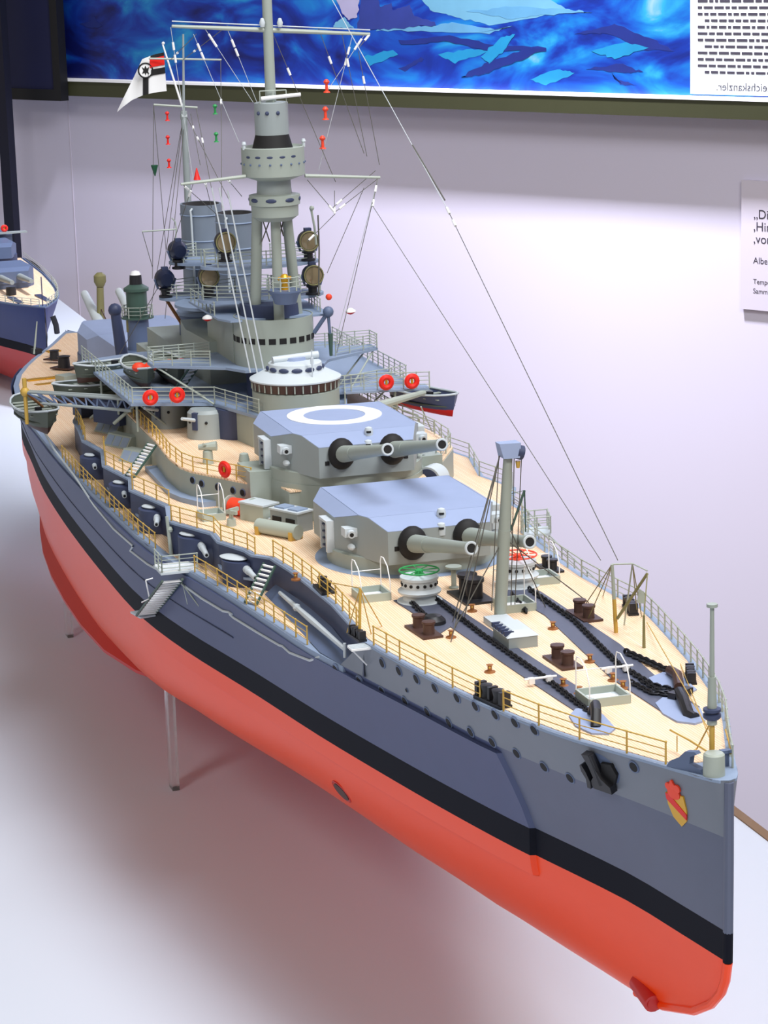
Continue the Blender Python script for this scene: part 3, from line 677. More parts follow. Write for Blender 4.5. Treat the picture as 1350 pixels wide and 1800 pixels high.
# open hatches with hoops
def hatch(u, v, lx=2.2, ly=2.2, rz=0.0, hoops=True):
    c = DK(u, v); t = empty('deck_hatch', c, ship); T = Matrix.Translation(c) @ Matrix.Rotation(rz, 4, 'Z')
    for k, (x, y, a, b) in enumerate(((0, -ly/2, lx, .12), (0, ly/2, lx, .12), (-lx/2, 0, .12, ly), (lx/2, 0, .12, ly))):
        m = MB(); m.T = T; m.box((x, y, 0.26), (a, b, 0.52)); m.build('coaming', 'rail_grey', t)
    m = MB(); m.T = T; m.box((0, 0, 0.1), (lx-.1, ly-.1, 0.12)); m.build('hatch_floor', 'pale', t)
    for k in range(3):
        m = MB(); m.T = T; m.box((-lx/2+lx*(k+1)/4, 0, 0.2+0.08*k), (0.22, ly*0.6, 0.05)); m.build('step', 'white', t)
    if hoops:
        for y in (-ly/2, ly/2):
            m = MB(); m.T = T; m.tube([(-lx/2, y, .5), (-lx/2, y, 2.0), (-lx/2+.15, y, 2.3), (-0.3, y, 2.35), (lx*0.25, y, 2.0), (lx/2, y, 1.2), (lx/2, y, .5)], 0.035, 6); m.build('hoop', 'white', t)
        m = MB(); m.T = T; m.cyl((-lx/2, -ly/2, 1.5), (-lx/2, ly/2, 1.5), 0.03, 0.03, 5); m.build('hoop_bar', 'white', t)
hatch(653, 1052, 1.9, 1.8); hatch(905, 1070, 1.9, 1.9); hatch(1060, 1233, 1.9, 2.2); hatch(950, 1023, 1.8, 1.8)
# slatted skylight
p = DK(906, 1130); t = empty('skylight', p, ship)
m = MB(); m.box(p+Vector((0, 0, .35)), (2.6, 1.7, 0.7)); m.build('skylight_base', 'grey', t)
m = MB(); m.prism([(p.x-1.35, p.y-0.95), (p.x+1.35, p.y-0.95), (p.x+1.35, p.y+0.95), (p.x-1.35, p.y+0.95)], p.z+0.7, p.z+1.05, [(p.x-1.0, p.y-0.5), (p.x+1.0, p.y-0.5), (p.x+1.0, p.y+0.5), (p.x-1.0, p.y+0.5)]); m.build('skylight_roof', 'pale', t)
for k in range(5):
    m = MB(); m.box(p+Vector((-1.0+0.5*k, -0.74, 0.9)), (0.2, 0.55, 0.24)); m.build('skylight_pane', 'dark_wall', t)
m = MB(); p2 = DK(880, 1100); m.box(p2+Vector((0, 0, .2)), (1.9, 1.4, 0.4)); m.build('mast_step', 'pale', ship)
# foredeck derrick mast with head
b = PY(879, 1092, 0); b.z = zdeck(b.x); hd = PX(893, 800, b.x); t = empty('derrick_mast', b, ship)
m = MB(); m.cyl(b, b.lerp(hd, .55), 0.36, 0.36, 16); m.cyl(b.lerp(hd, .55), hd, 0.34, 0.26, 16); m.build('mast_tube', 'tower_grey', t)
m = MB(); m.T = Matrix.Translation(hd); m.prism([(-0.5, -0.42), (0.5, -0.42), (0.6, 0.5), (-0.5, 0.5)], -0.1, 0.75, [(-0.4, -0.62), (0.35, -0.62), (0.5, 0.62), (-0.4, 0.62)]); m.build('mast_head', 'roof_grey', t)
m = MB(); m.cyl(hd+Vector((0.2, 0.45, 0.2)), hd+Vector((0.2, 0.8, 0.1)), 0.42, 0.42, 16); m.build('sheave', 'dark_wall', t)
m = MB(); m.cyl(hd+Vector((0.2, 0.52, -.35)), hd+Vector((0.2, 0.52, -.75)), 0.16, 0.1, 8); m.build('block', 'brass', t)
def wire(a, b, r=0.03, mt='wire', sag=0.0, parent=None, name='wire'):
    a = Vector(a); b = Vector(b); n = 8 if sag else 1
    m = MB(); m.tube([a.lerp(b, k/n)-Vector((0, 0, sag*4*(k/n)*(1-k/n))) for k in range(n+1)], r, 5); return m.build(name, mt, parent or ship)
for u, v, yy in ((795, 1096, -0.3), (815, 1092, -0.2), (792, 1130, 0), (960, 1070, .2)): wire(hd+Vector((0, (0.5 if u > 880 else -0.5), 0)) if u != 960 else b.lerp(hd, .62), DK(u, v), 0.035)
wire(hd+Vector((.2, .75, 0)), DK(905, 1075)+Vector((0, 0, 0.2)), 0.03); wire(hd+Vector((.2, .3, 0)), DK(898, 1075), 0.03); wire(hd+Vector((0, -.55, 0)), b+Vector((0, -.5, 0.6)), 0.03)
wire(b.lerp(hd, .5), DK(1035, 1068)+Vector((0, 0, .3)), 0.035); wire(b.lerp(hd, .5), DK(797, 1108), 0.035)
# smaller anchor derrick on the port side
b = DK(1083, 1113); tp = PX(1076, 992, b.x); t = empty('anchor_derrick', b, ship)
m = MB(); m.cyl(b, b.lerp(tp, .5), 0.12, 0.11, 10); m.build('derrick_foot', 'brass', t)
m = MB(); m.cyl(b.lerp(tp, .5), tp, 0.11, 0.09, 10); m.build('derrick_post', 'rail_grey', t)
e = PX(1138, 1008, b.x+1.5); m = MB(); m.cyl(b+Vector((0.2, 0, 0.9)), e, 0.09, 0.08, 10); m.build('derrick_boom', 'olive_pole', t)
t2 = tp+Vector((0.3, 1.1, 0)); m = MB(); m.cyl(DK(1097, 1100), t2, 0.05, 0.05, 6); m.cyl(tp, t2, 0.05, 0.05, 6); m.cyl(t2, e+Vector((0, 0, .15)), 0.04, 0.04, 6); m.build('derrick_stay', 'rail_grey', t)
for u, v in ((1022, 1073), (1032, 1092), (1060, 1048), (1120, 1080), (1128, 1085)): wire(tp if u < 1100 else t2, DK(u, v), 0.03, 'olive_pole', parent=t, name='guy')
f_ = DK(1132, 1140); m = MB(); m.cyl(f_, f_+Vector((0, 0, 1.9)), 0.1, 0.07, 8); m.cyl(f_+Vector((0, 0, 1.8)), e, 0.035, 0.035, 5); m.build('derrick_hook', 'olive_pole', t)
m = MB(); p = PX(1123, 1035, b.x+1.3); m.plate([p, p+Vector((0, .3, -.2)), p+Vector((0, .4, -.9)), p+Vector((0, -.1, -.8))], 0.05, (1, 0, 0)); m.build('tackle', 'rail_grey', t)
# starboard tripod davit at the notch and platform
b = DK(632, 1122); tp = PX(633, 1034, b.x); t = empty('sounding_davit', b, ship)
m = MB(); m.cyl(b, tp, 0.1, 0.08, 8); m.build('davit_post', 'brass', t)
for u, v in ((610, 1112), (653, 1116), (672, 1102)): wire(tp, DK(u, v), 0.035, 'brass', parent=t, name='davit_leg')
wire(tp, DK(576, 1040)+Vector((0, 0, .6)), 0.035, 'brass', parent=t, name='davit_stay')
p = PZ(633, 1138, 7.45); m = MB(); m.box(p, (0.9, 1.25, 0.12)); m.cyl(p+Vector((0, -.5, -.05)), (p.x-.3, -8.5, 6.3), 0.05); m.build('side_platform', 'white', ship)
for k in range(5):
    m = MB(); m.box(p+Vector((-.36+.18*k, 0, .08)), (0.08, 1.2, 0.06)); m.build('grating_bar', 'pale', ship)
pp = [PZ(u, v, 8.0) for u, v in ((920, 941), (968, 937), (962, 924), (918, 928))]
m = MB(); m.prism([(p.x, p.y) for p in pp], 7.85, 8.0); m.build('port_platform', 'pale', ship); railing(pp, h=1.1, mt='rail_grey', step=1.0, rows=3)
m = MB(); a_, b_, c_ = PX(898, 868, -46), PX(922, 862, -46), PX(924, 935, -46); m.tube([PX(897, 935, -46), a_, b_, c_], .05, 6); m.tube([PX(897, 935, -46), b_], .08, 6); m.build('port_davit', 'vent_green', ship)
# jackstaff and bow fittings
b = Vector((-2.0, 0, zdeck(-2))); t = empty('jackstaff', b, ship)
m = MB(); m.cyl(b, b+Vector((0, 0, 2.3)), 0.13, 0.13, 10); m.build('staff_lower', 'brass', t)
m = MB(); m.cyl(b+Vector((0, 0, 2.2)), b+Vector((0, 0, 4.5)), 0.24, 0.19, 12); m.cyl(b+Vector((0, 0, 4.5)), b+Vector((0, 0, 7.9)), 0.12, 0.1, 10); m.cyl(b+Vector((0, 0, 7.85)), b+Vector((0, 0, 8.0)), 0.26, 0.26, 12); m.build('staff_upper', 'tower_grey', t)
m = MB(); m.lathe(b+Vector((0, 0, 2.45)), [(0.32, 0), (0.42, .1), (0.42, .25), (0.3, .3), (.3, .35), (0.42, .4), (0.42, .52), (0.2, .56)], 16); m.build('staff_collar', 'dark_wall', t)
p = DK(1255, 1362); m = MB(); m.lathe(p, [(0.52, 0), (0.5, 1.0), (0.42, 1.08), (0, 1.1)], 20); m.build('bow_drum', 'rail_grey', ship)
p = DK(1212, 1352); m = MB(); m.T = Matrix.Translation(p) @ Matrix.Rotation(0.5, 4, 'Z'); m.plate([(-1.1, 0, 0), (1.1, 0, 0), (0.9, 0, .25), (0.25, 0, .4), (0.3, 0, .75), (0.7, 0, .95), (0.55, 0, 1.05), (0.0, 0, .95), (-0.35, 0, .6), (-0.9, 0, .3)], 0.35, (0, 1, 0)); m.build('bow_chock', 'blue_grey', ship)
m = MB(); p = DK(1272, 1345); m.box(p+Vector((0, 0, .35)), (0.5, 0.35, 0.7)); m.box(p+Vector((0.2, 0, .75)), (0.3, 0.5, 0.15)); m.build('bow_chock', 'blue_grey', ship)
m = MB(); a = DK(1250, 1343)+Vector((0, 0, 0.5)); m.tube([DK(1178, 1318)+Vector((0, 0, 1.0)), DK(1215, 1335)+Vector((0, 0, .9)), a, a+Vector((0.6, .8, .1)), DK(1275, 1310)+Vector((0, 0, .8))], 0.045, 6); m.tube([a+Vector((0, 0, 1.6)), DK(1225, 1330)+Vector((0, 0, .4)), DK(1190, 1345)+Vector((0, 0, .1))], 0.04, 6); m.build('bow_rope', 'brass', ship)
wire(b+Vector((0, 0.1, 1.5)), DK(1137, 1100)+Vector((0, 0, .2)), 0.03, 'brass'); wire(b+Vector((0, 0.1, 1.0)), DK(1195, 1165), 0.03, 'brass')
# small deck fittings
for u, v in ((861, 1183), (1037, 1165), (990, 1208), (1018, 1222), (1078, 1198), (1095, 1212), (830, 1076), (793, 1122), (972, 1107), (520, 1020)):
    p = DK(u, v); t = empty('deck_cleat', p, ship)
    m = MB(); m.lathe(p, [(0.3, 0), (0.3, .1), (0.12, .16), (0.12, .4), (.2, .46), (0, .5)], 10); m.build('cleat_post', 'wood', t)
    m = MB(); m.cyl(p+Vector((-.3, .1, .32)), p+Vector((.3, -.1, .38)), 0.07, 0.05, 6); m.build('cleat_horn', 'brass', t)
# mushroom vent by turret A
p = DK(798, 1035); m = MB(); m.lathe(p, [(.3, 0), (.3, .12), (.16, .2), (.16, 1.25), (.5, 1.3), (.5, 1.42), (0, 1.48)], 18); m.build('mushroom_vent', 'tower_grey', ship)
# gear between battery edge and deckhouse
p = DK(490, 944); t = empty('deck_cylinder', p, ship); m = MB(); m.cyl(p+Vector((1.5, .95, .55)), p+Vector((-1.5, -.95, .55)), 0.5, 0.5, 18); m.build('cylinder_body', 'rail_grey', t)
for s_ in (1, -1):
    m = MB(); m.box(p+Vector((1.3*s_, .8*s_, .3)), (0.3, 1.1, 0.6), 0.56); m.build('cradle', 'brass', t)
def crate(u, v, d, rz, mt='grey', lids=True, name='deck_locker'):
    p = DK(u, v); t = empty(name, p, ship); m = MB(); m.box(p+Vector((0, 0, d[2]/2)), d, rz); m.build('locker_body', mt, t)
    m = MB(); m.box(p+Vector((0, 0, d[2]+.06)), (d[0]+.15, d[1]+.15, .12), rz); m.build('locker_top', 'pale', t)
    if lids:
        c, s_ = math.cos(rz), math.sin(rz)
        for q in (-.25, .25):
            m = MB(); m.box(p+Vector((c*d[0]*q, s_*d[0]*q, d[2]+.17)), (d[0]*.36, d[1]*.7, .1), rz); m.build('locker_lid', 'edge_grey', t)
        for q in (-.25, .25):
            m = MB(); m.box(p+Vector((c*d[0]*q+s_*d[1]*.5, s_*d[0]*q-c*d[1]*.5, d[2]*.4)), (d[0]*.32, .12, d[2]*.6), rz); m.build('locker_opening', 'soot', t)
crate(513, 930, (2.6, 1.4, 1.3), 0.5); crate(456, 915, (2.3, 1.4, 1.2), 0.5, 'rail_grey', False); crate(494, 921, (1.2, 1.0, .3), 0.5, 'wood', False)
p = DK(425, 908); t = empty('hose_reel', p, ship); m = MB(); m.cyl(p+Vector((.7, .5, .65)), p+Vector((-.7, -.5, .65)), 0.6, 0.6, 18); m.build('reel_drum', 'orange_red', t)
for s_ in (1, -1):
    m = MB(); m.cyl(p+Vector((.75*s_, .55*s_, .65)), p+Vector((.85*s_, .62*s_, .65)), 0.75, 0.75, 18); m.build('reel_flange', 'rail_grey', t)
p = DK(407, 925); m = MB(); m.lathe(p, [(.35, 0), (.3, .5), (.15, .6), (.15, .9)], 12); m.box(p+Vector((.2, 0, 1.0)), (.9, .2, .25), .6); m.box(p+Vector((-.1, .2, 1.1)), (.2, .9, .25), .6); m.build('deck_winch', 'rail_grey', ship)
hatch(372, 912, 1.7, 1.5); 
p = DK(840, 900); m = MB(); m.lathe(p+Vector((0, 0, .2)), [(.5, -.2), (.5, .3), (.2, .5), (0, .5)], 14); m.build('deck_winch', 'orange_red', ship)
# port round ventilator beside turret B
p = PX(752, 846, -61.0); m = MB(); m.cyl(p, p+Vector((-1.0, 1.0, 0.0)), 1.0, 1.0, 24); m.build('round_ventilator', 'pale', ship)
m = MB(); m.cyl(p+Vector((.04, -.04, 0)), p+Vector((.02, -.02, 0)), .86, .86, 24); m.build('ventilator_mouth', 'dark_wall', ship)

# superstructure -------------------------------------------------------------
def slab(name, outline, z0, z1, mt, mirror=True, ang=25, origin=None):
    pl = list(outline)+([(x, -y) for x, y in reversed(outline)] if mirror else [])
    m = MB(); m.prism(pl, z0, z1); return m.build(name, mt, ship, ang, origin)
Z1 = 9.75
H1 = [(-60.0, -4.9), (-62.8, -5.3), (-63.4, -6.85), (-68.8, -9.7), (-70.5, -10.1), (-74, -10.2), (-80.6, -9.8), (-98, -9.4), (-112, -7.6)]
dh = slab('deckhouse', H1, 7.5, Z1-0.12, 'tower_grey')
slab('deckhouse_deck', [(x+.1 if x > -61 else x, y+.05) for x, y in H1], Z1-0.12, Z1, 'deck_planks', origin=(-80, 0, 9))
slab('wing_block', [(-62.7, -5.35), (-62.75, -6.9), (-66.3, -6.9), (-66.3, -5.35)], 7.6, 10.65, 'tower_grey', False); slab('wing_block', [(-62.7, 5.35), (-62.75, 6.9), (-66.3, 6.9), (-66.3, 5.35)], 7.6, 10.65, 'tower_grey', False)
slab('foot_ledge', [(-66.5, -9.5), (-68.7, -10.5), (-70.5, -10.9), (-80, -10.7), (-80, -9.8), (-70.5, -10), (-68.8, -9.6), (-66.5, -8.4)], 7.62, 8.0, 'edge_grey', False)
railing([(x, y+.2, Z1) for x, y in H1[2:8]], h=1.05, step=1.6); railing([(x, -y-.2, Z1) for x, y in H1[2:8]], h=1.05, mt='rail_grey', step=2.2)
for u, v in ((339, 844), (355, 850), (383, 856), (410, 862), (427, 866)):
    a = PZ(u, v, 8.6); tl = (u-339)/88; m = MB(); x0 = -68.0+4.4*tl
    y0 = -9.27+2.3*tl; nrm = Vector((0.46, -0.89, 0)); p = Vector((a.x, a.y, 8.75))
    # drop onto the slanting wall between (-63.4,-6.85) and (-68.8,-9.7)
    w0 = Vector((-63.4, -6.85, 0)); wd_ = Vector((-5.4, -2.85, 0)).normalized(); n_ = Vector((wd_.y, -wd_.x, 0)); n_ = n_ if n_.y < 0 else -n_
    q = ray(u, v); tt = (w0-CC).dot(n_)/q.dot(n_); p = CC+q*tt
    m.cyl(p-n_*.05, p+n_*.06, .3, .27, 14); m.build('porthole', 'blue_grey', dh); m = MB(); m.cyl(p, p+n_*.075, .22, .22, 12); m.build('porthole_glass', 'soot', dh)
# AA gun houses standing on the deckhouse
for u, v, r in ((354, 771, 1.5), (288, 752, 1.4)):
    p = PZ(u, v, Z1); t = empty('gun_house', p, ship); c = p+Vector((-.6, .6, 0))
    m = MB(); m.lathe(c, [(r, 0), (r*.95, 1.9), (r*.8, 2.15), (0, 2.2)], 28); m.build('house_shield', 'grey', t)
    m = MB(); m.box(c+Vector((r*.6, -r*.68, 1.4)), (.5, .4, 1.3), -.8); m.build('gun_slot', 'dark_wall', t)
    m = MB(); m.cyl(c+Vector((.5, -.5, 1.3)), c+Vector((2.0, -2.3, 1.9)), .16, .12, 10); m.build('gun_barrel', 'pale', t)
    for k in (-.45, .55):
        m = MB(); q = c+Vector((r*.97*math.cos(-.8+k), r*.97*math.sin(-.8+k), 1.3)); m.sphere(q, .12, 8); m.build('vision_hole', 'soot', t)
p = PZ(366, 815, Z1); m = MB(); m.lathe(p, [(.4, 0), (.35, .9), (.2, 1.0)], 12); m.cyl(p+Vector((-.2, -.6, 1.2)), p+Vector((.3, .6, 1.3)), .2, .35, 10); m.cyl(p+Vector((-.3, .3, 1.2)), p+Vector((.4, -.4, 1.5)), .1, .1, 8); m.build('signal_lamp', 'rail_grey', ship)
p = PZ(430, 832, Z1); m = MB(); m.lathe(p, [(.3, 0), (.25, .8), (.4, .9), (.3, 1.4), (0, 1.5)], 12); m.build('signal_lamp', 'rail_grey', ship)
# boat deck platform
Z2 = 12.2
H2 = [(-74.2, -3.4), (-80.6, -5.2), (-82.0, -8.2), (-83.2, -10.9), (-104, -10.9), (-106, -6)]
slab('boat_deck', H2, Z2-.22, Z2, 'edge_grey'); railing([(x, y+.15, Z2) for x, y in H2[:5]], h=1.2, mt='rail_grey', step=1.5, rows=4); railing([(x, -y-.15, Z2) for x, y in H2[:5]], h=1.2, mt='rail_grey', step=1.5, rows=4)
slab('bridge_base', [(-72.6, -2.0), (-75, -3.6), (-80, -4.3), (-90, -4.6), (-112, -4.6)], Z1, Z2-.2, 'tower_grey')
m = MB(); m.lathe((-79.6, -3.6, Z1), [(1.6, 0), (1.6, 2.2)], 24); m.build('bulkhead_curve', 'dark_wall', ship)
for x in (-84.5, -92, -99):
    for y in (-10.2, 10.2): m = MB(); m.cyl((x, y, Z1), (x, y, Z2-.2), .1); m.cyl((x, y*.75, Z1), (x, y, Z2-.2), .07); m.build('deck_pillar', 'rail_grey', ship)
# conning tower
CTX = -75.9
m = MB(); m.lathe((CTX, 0, Z1), [(3.2, 0), (3.2, 3.95), (3.1, 4.0)], 48); ct = m.build('conning_tower', 'tower_grey', ship)
m = MB(); m.lathe((CTX, 0, 13.75), [(3.0, 0), (3.12, 0.05), (3.3, .75), (0, .8)], 48); m.build('lookout_band', 'brown', ct)
for k in range(22):
    a = -PI*0.62+PI*1.24*k/21; c, s_ = math.cos(a), math.sin(a); m = MB(); m.box((CTX+3.24*c, 3.24*s_, 14.15), (.06, .09, .6), a); m.build('band_mullion', 'rail_grey', ct)
m = MB(); m.lathe((CTX, 0, 14.48), [(3.36, 0), (3.36, .1), (2.3, .62), (1.9, .66)], 48); m.build('tower_roof', 'pale', ct)
m = MB(); m.lathe((CTX, 0, 14.95), [(2.15, 0), (1.95, .7), (1.7, .85), (0, .9)], 40); m.build('tower_dome', 'pale', ct)
for k in range(7):
    a = -PI*.52+PI*.92*k/6; c, s_ = math.cos(a), math.sin(a); m = MB(); m.T = Matrix.Translation((CTX+2.05*c, 2.05*s_, 15.32)) @ Matrix.Rotation(a, 4, 'Z'); m.sphere((0, 0, 0), .3, 12, (.4, 1.35, .6)); m.build('dome_window', 'dark_wall', ct)
m = MB(); m.lathe((CTX, 0, 15.6), [(.9, 0), (.8, .45)], 20); m.build('rangefinder_base', 'roof_grey', ct)
m = MB(); m.cyl((CTX+.3, -1.75, 15.95), (CTX+.1, 1.75, 16.1), .27, .27, 14); m.build('rangefinder_arm', 'pale', ct)
m = MB(); m.cyl((CTX+2.6, .6, 14.3), (CTX+2.6, .6, 16.9), .04); m.box((CTX+2.6, .6, 16.1), (.15, .2, .5)); m.build('dome_aerial', 'pale', ct)
# navigating bridge
BX = -81.8
m = MB(); m.lathe((BX, 0, 14.75), [(3.0, 0), (3.0, 3.6), (2.9, 3.6), (2.9, 3.1), (0, 3.1)], 56); br = m.build('bridge_tower', 'tower_grey', ship)
slab('bridge_wing_house', [(-82.5, -3.0), (-91, -3.0), (-91, 3.0), (-82.5, 3.0)], 14.75, 18.2, 'tower_grey', False)
for k in range(14):
    a = -PI*.60+PI*1.1*k/13; c, s_ = math.cos(a), math.sin(a); m = MB(); m.box((BX+2.98*c, 2.98*s_, 16.75), (.1, .52, .42), a); m.build('bridge_window', 'soot', br)
m = MB(); m.lathe((BX, 0, Z2), [(2.2, 0), (2.2, 2.6)], 32); m.build('bridge_trunk', 'dark_wall', ship)
slab('bridge_floor', [(-79.0, -3.0), (-81, -4.0), (-84.4, -8.9), (-86.2, -8.9), (-86.4, -3.6), (-91, -3.6)], 14.55, 14.75, 'edge_grey')
for sg in (-1, 1):
    railing([(-82.2, sg*4.9, 14.75), (-84.3, sg*8.8, 14.75), (-86.2, sg*8.8, 14.75), (-86.3, sg*4, 14.75)], h=1.1, mt='rail_grey', step=1.3, rows=5)
    m = MB(); m.cyl((-84.5, sg*8.6, 14.6), (-80.2, sg*5.2, Z2), .07); m.cyl((-86, sg*8.6, 14.6), (-83, sg*5.2, Z2), .07); m.build('wing_strut', 'rail_grey', ship)
slab('upper_bridge_deck', [(-80.5, -3.6), (-82, -4.2), (-92, -4.2)], 18.15, 18.3, 'edge_grey'); railing([(-83.5, -4.1, 18.3), (-91.5, -4.1, 18.3)], h=1.0, mt='rail_grey', step=1.4); railing([(-81.5, 3.6, 18.3), (-86.5, 4.1, 18.3)], h=1.0, mt='rail_grey', step=1.4)
m = MB(); m.lathe((-82.6, 0, 18.2), [(2.3, 0), (2.3, 1.0)], 32); m.build('chart_house', 'dark_wall', ship)
# port side signal lamp post hanging gear
p = PX(577, 548, -80); m = MB(); m.sphere(p, .42, 12); m.cyl(p, PX(552, 585, -80.5), .16); m.cyl(p+Vector((0, 0, -.4)), p+Vector((0, .1, -2.2)), .12); m.build('signal_arm', 'blue_grey', ship)
m = MB(); q = PX(580, 600, -80); m.cyl(q+Vector((0, .05, .6)), q+Vector((0, .05, -1.1)), .2, .12); m.build('signal_pole', 'vent_green', ship)
# tripod mast ---------------------------------------------------------------
t = empty('tripod_mast', (-80, 0, 18), ship)
m = MB(); m.cyl((-80, 0, 17.5), (-80, 0, 26.5), .4, .36, 18); m.build('mast_leg', 'tower_grey', t)
m = MB(); m.cyl(PX(448, 600, -82.5), PX(452, 380, -80.6), .42, .4, 18); m.build('mast_leg', 'tower_grey', t)
m = MB(); m.cyl(PX(524, 565, -81.8), PX(504, 380, -80.6), .42, .38, 18); m.build('mast_leg', 'tower_grey', t)
m = MB(); m.cyl((-80, 0, 34.2), (-80, 0, 53), .4, .3, 16); m.build('pole_mast', 'tower_grey', t)
def tubn(name, prof, z, mt='tower_grey', n=48, par=t): m = MB(); m.lathe((-80, 0, z), prof, n); return m.build(name, mt, par)
tubn('lower_top', [(1.2, 0), (1.72, .35), (1.75, 1.15), (1.88, 1.2), (1.88, 1.9), (1.2, 2.0)], 25.6)
for k in range(6):
    a = -PI*.62+PI*1.24*k/5; c, s_ = math.cos(a), math.sin(a); m = MB(); m.T = Matrix.Translation((-80+1.86*c, 1.86*s_, 27.2)) @ Matrix.Rotation(a, 4, 'Z'); m.sphere((0, 0, 0), .3, 12, (.25, 1.35, .55)); m.build('top_window', 'dark_wall', t)
tubn('mast_neck', [(1.3, 0), (1.2, 1.5)], 27.5, 'grey')
tubn('spotting_top', [(1.2, 0), (2.2, .35), (2.32, .4), (2.32, 2.45), (2.25, 2.5), (2.1, 2.35), (0, 2.3)], 28.55)
for k in range(5):
    a = -.35+.8*(k-2)*.5; c, s_ = math.cos(a), math.sin(a); m = MB(); m.T = Matrix.Translation((-80+2.3*c, 2.3*s_, 30.4)) @ Matrix.Rotation(a, 4, 'Z'); m.sphere((0, 0, 0), .2, 10, (.25, 1.2, .5)); m.build('top_window', 'dark_wall', t)
for k in range(11):
    a = -PI*.55+PI*1.1*k/10; c, s_ = math.cos(a), math.sin(a); m = MB(); m.sphere((-80+2.34*c, 2.34*s_, 29.85), .09, 6); m.build('top_bolt', 'blue_grey', t)
for sg in (-1, 1): m = MB(); m.lathe((-79.6, sg*2.25, 30.9), [(.12, 0), (.12, .35), (.18, .4), (.12, .6)], 10); m.build('top_lamp', 'pale', t)
tubn('director_base', [(1.5, 0), (1.2, 1.1)], 30.9, 'soot')
tubn('director', [(1.24, 0), (1.24, 2.3), (1.1, 2.35), (0, 2.35)], 31.9, 'grey')
for a in (-1.1, -.5, .15): m = MB(); c, s_ = math.cos(a), math.sin(a); m.sphere((-80+1.22*c, 1.22*s_, 33.5), .16, 8); m.build('director_port', 'dark_wall', t)
m = MB(); m.cyl((-79.3, -.9, 34.55), (-79.0, 2.0, 34.75), .16, .14, 10); m.build('rangefinder_arm', 'white', t)
m = MB()
for yy in (-1.1, 0.0, 1.1): m.cyl((-79.3, yy*.9, 34.2), (-79.3, yy*.9, 35.1), .04)
m.cyl((-79.3, -1.0, 35.1), (-79.3, 1.0, 35.1), .04); m.build('director_rail', 'rail_grey', t)
m = MB(); a, b = PX(302, 46, -80), PX(650, 60, -80); m.cyl(a, a.lerp(b, .5), .12, .2, 10); m.cyl(a.lerp(b, .5), b, .2, .12, 10); m.build('upper_yard', 'rail_grey', t)
m = MB(); m.cyl(a+Vector((.1, 0, .35)), b+Vector((.1, 0, .3)), .05, .05, 6); m.build('foot_rope', 'wire_pale', t)
for uu in (461, 492): m = MB(); p = PX(uu, 40, -79.6); m.lathe(p, [(.15, -.3), (.22, 0), (.12, .3), (0, .35)], 10); m.build('yard_lamp', 'pale', t)
m = MB(); m.cyl(PX(432, 310, -79.4), PX(318, 324, -79.4), .14, .1, 8); m.build('lower_yard', 'rail_grey', t); m = MB(); m.cyl(PX(536, 309, -79.4), PX(668, 312, -79.4), .14, .1, 8); m.build('lower_yard', 'rail_grey', t)
# lattice braces between legs
for (a, b, c, d) in ((462, 388, 474, 425), (474, 388, 460, 425), (492, 388, 498, 415), (498, 388, 490, 425)): wire(PX(a, b, -80.3), PX(c, d, -80.3), .05, 'wire', parent=t, name='brace')
# searchlight platforms and searchlights ------------------------------------
def ell_slab(name, c, rx, ry, th, mt='edge_grey', n=40, parent=None):
    m = MB(); m.lathe((c[0], c[1], c[2]-th), [(1, 0), (1, th), (0, th)], n, rx, ry); return m.build(name, mt, parent or ship)
PL = [((-85.3, 0, 21.85), 2.2, 4.6), ((-85.3, 0, 19.35), 2.6, 4.9), ((-100.0, 0, 20.4), 2.4, 3.9), ((-99.8, 0, 17.6), 2.6, 4.9)]
for c, rx, ry in PL:
    ell_slab('searchlight_platform', c, rx, ry, .22)
    railing([(c[0]+rx*.95*math.cos(a), c[1]+ry*.95*math.sin(a), c[2]) for a in [-PI*.9+PI*1.8*k/12 for k in range(13)]], h=1.1, mt='rail_grey', step=1.5, rows=4)
def searchlight(p, front=True, ry=0):
    t = empty('searchlight', p-Vector((0, 0, 1.5)), ship); r = .78
    R = Matrix.Translation(p) @ Matrix.Rotation(ry, 4, 'Z') @ Matrix.Rotation(PI/2, 4, 'Y')
    m = MB(); m.T = R; m.lathe((0, 0, 0), [(0, -.85), (.5, -.78), (r*.95, -.4), (r, 0), (r*1.02, .42), (r*.9, .45)], 28); m.build('lamp_drum', 'black' if front else 'navy_lamp', t)
    m = MB(); m.T = R; m.lathe((0, 0, 0), [(0, .50), (.4, .49), (r*.9, .44), (r*.9, .40), (0, .40)], 28); m.build('lamp_glass', 'lens', t)
    m = MB(); m.T = R; m.torus((0, 0, .45), r*.94, .06, 'z', 28, 6); m.build('lamp_rim', 'olive_pole', t)
    m = MB(); m.box(p+Vector((0, 0, .85)), (.5, .5, .25)); m.build('lamp_cap', 'dark_wall', t)
    m = MB(); m.lathe(p+Vector((0, 0, -1.5)), [(.55, 0), (.55, .15), (.35, .2), (.35, .55), (.5, .6), (.5, .75)], 18); m.build('lamp_base', 'black', t)
    for s_ in (-1, 1): m = MB(); m.cyl(p+Vector((0, s_*.6, -.8)), p+Vector((0, s_*.86, 0)), .09); m.build('lamp_fork', 'blue_grey', t)
searchlight(PX(395, 425, -84.0)); searchlight(PX(366, 486, -86.0)); searchlight(PX(541, 423, -84.3)); searchlight(PX(549, 483, -83.6))
searchlight(PX(313, 440, -99.2), False, PI); searchlight(PX(290, 490, -99.5), False, PI)
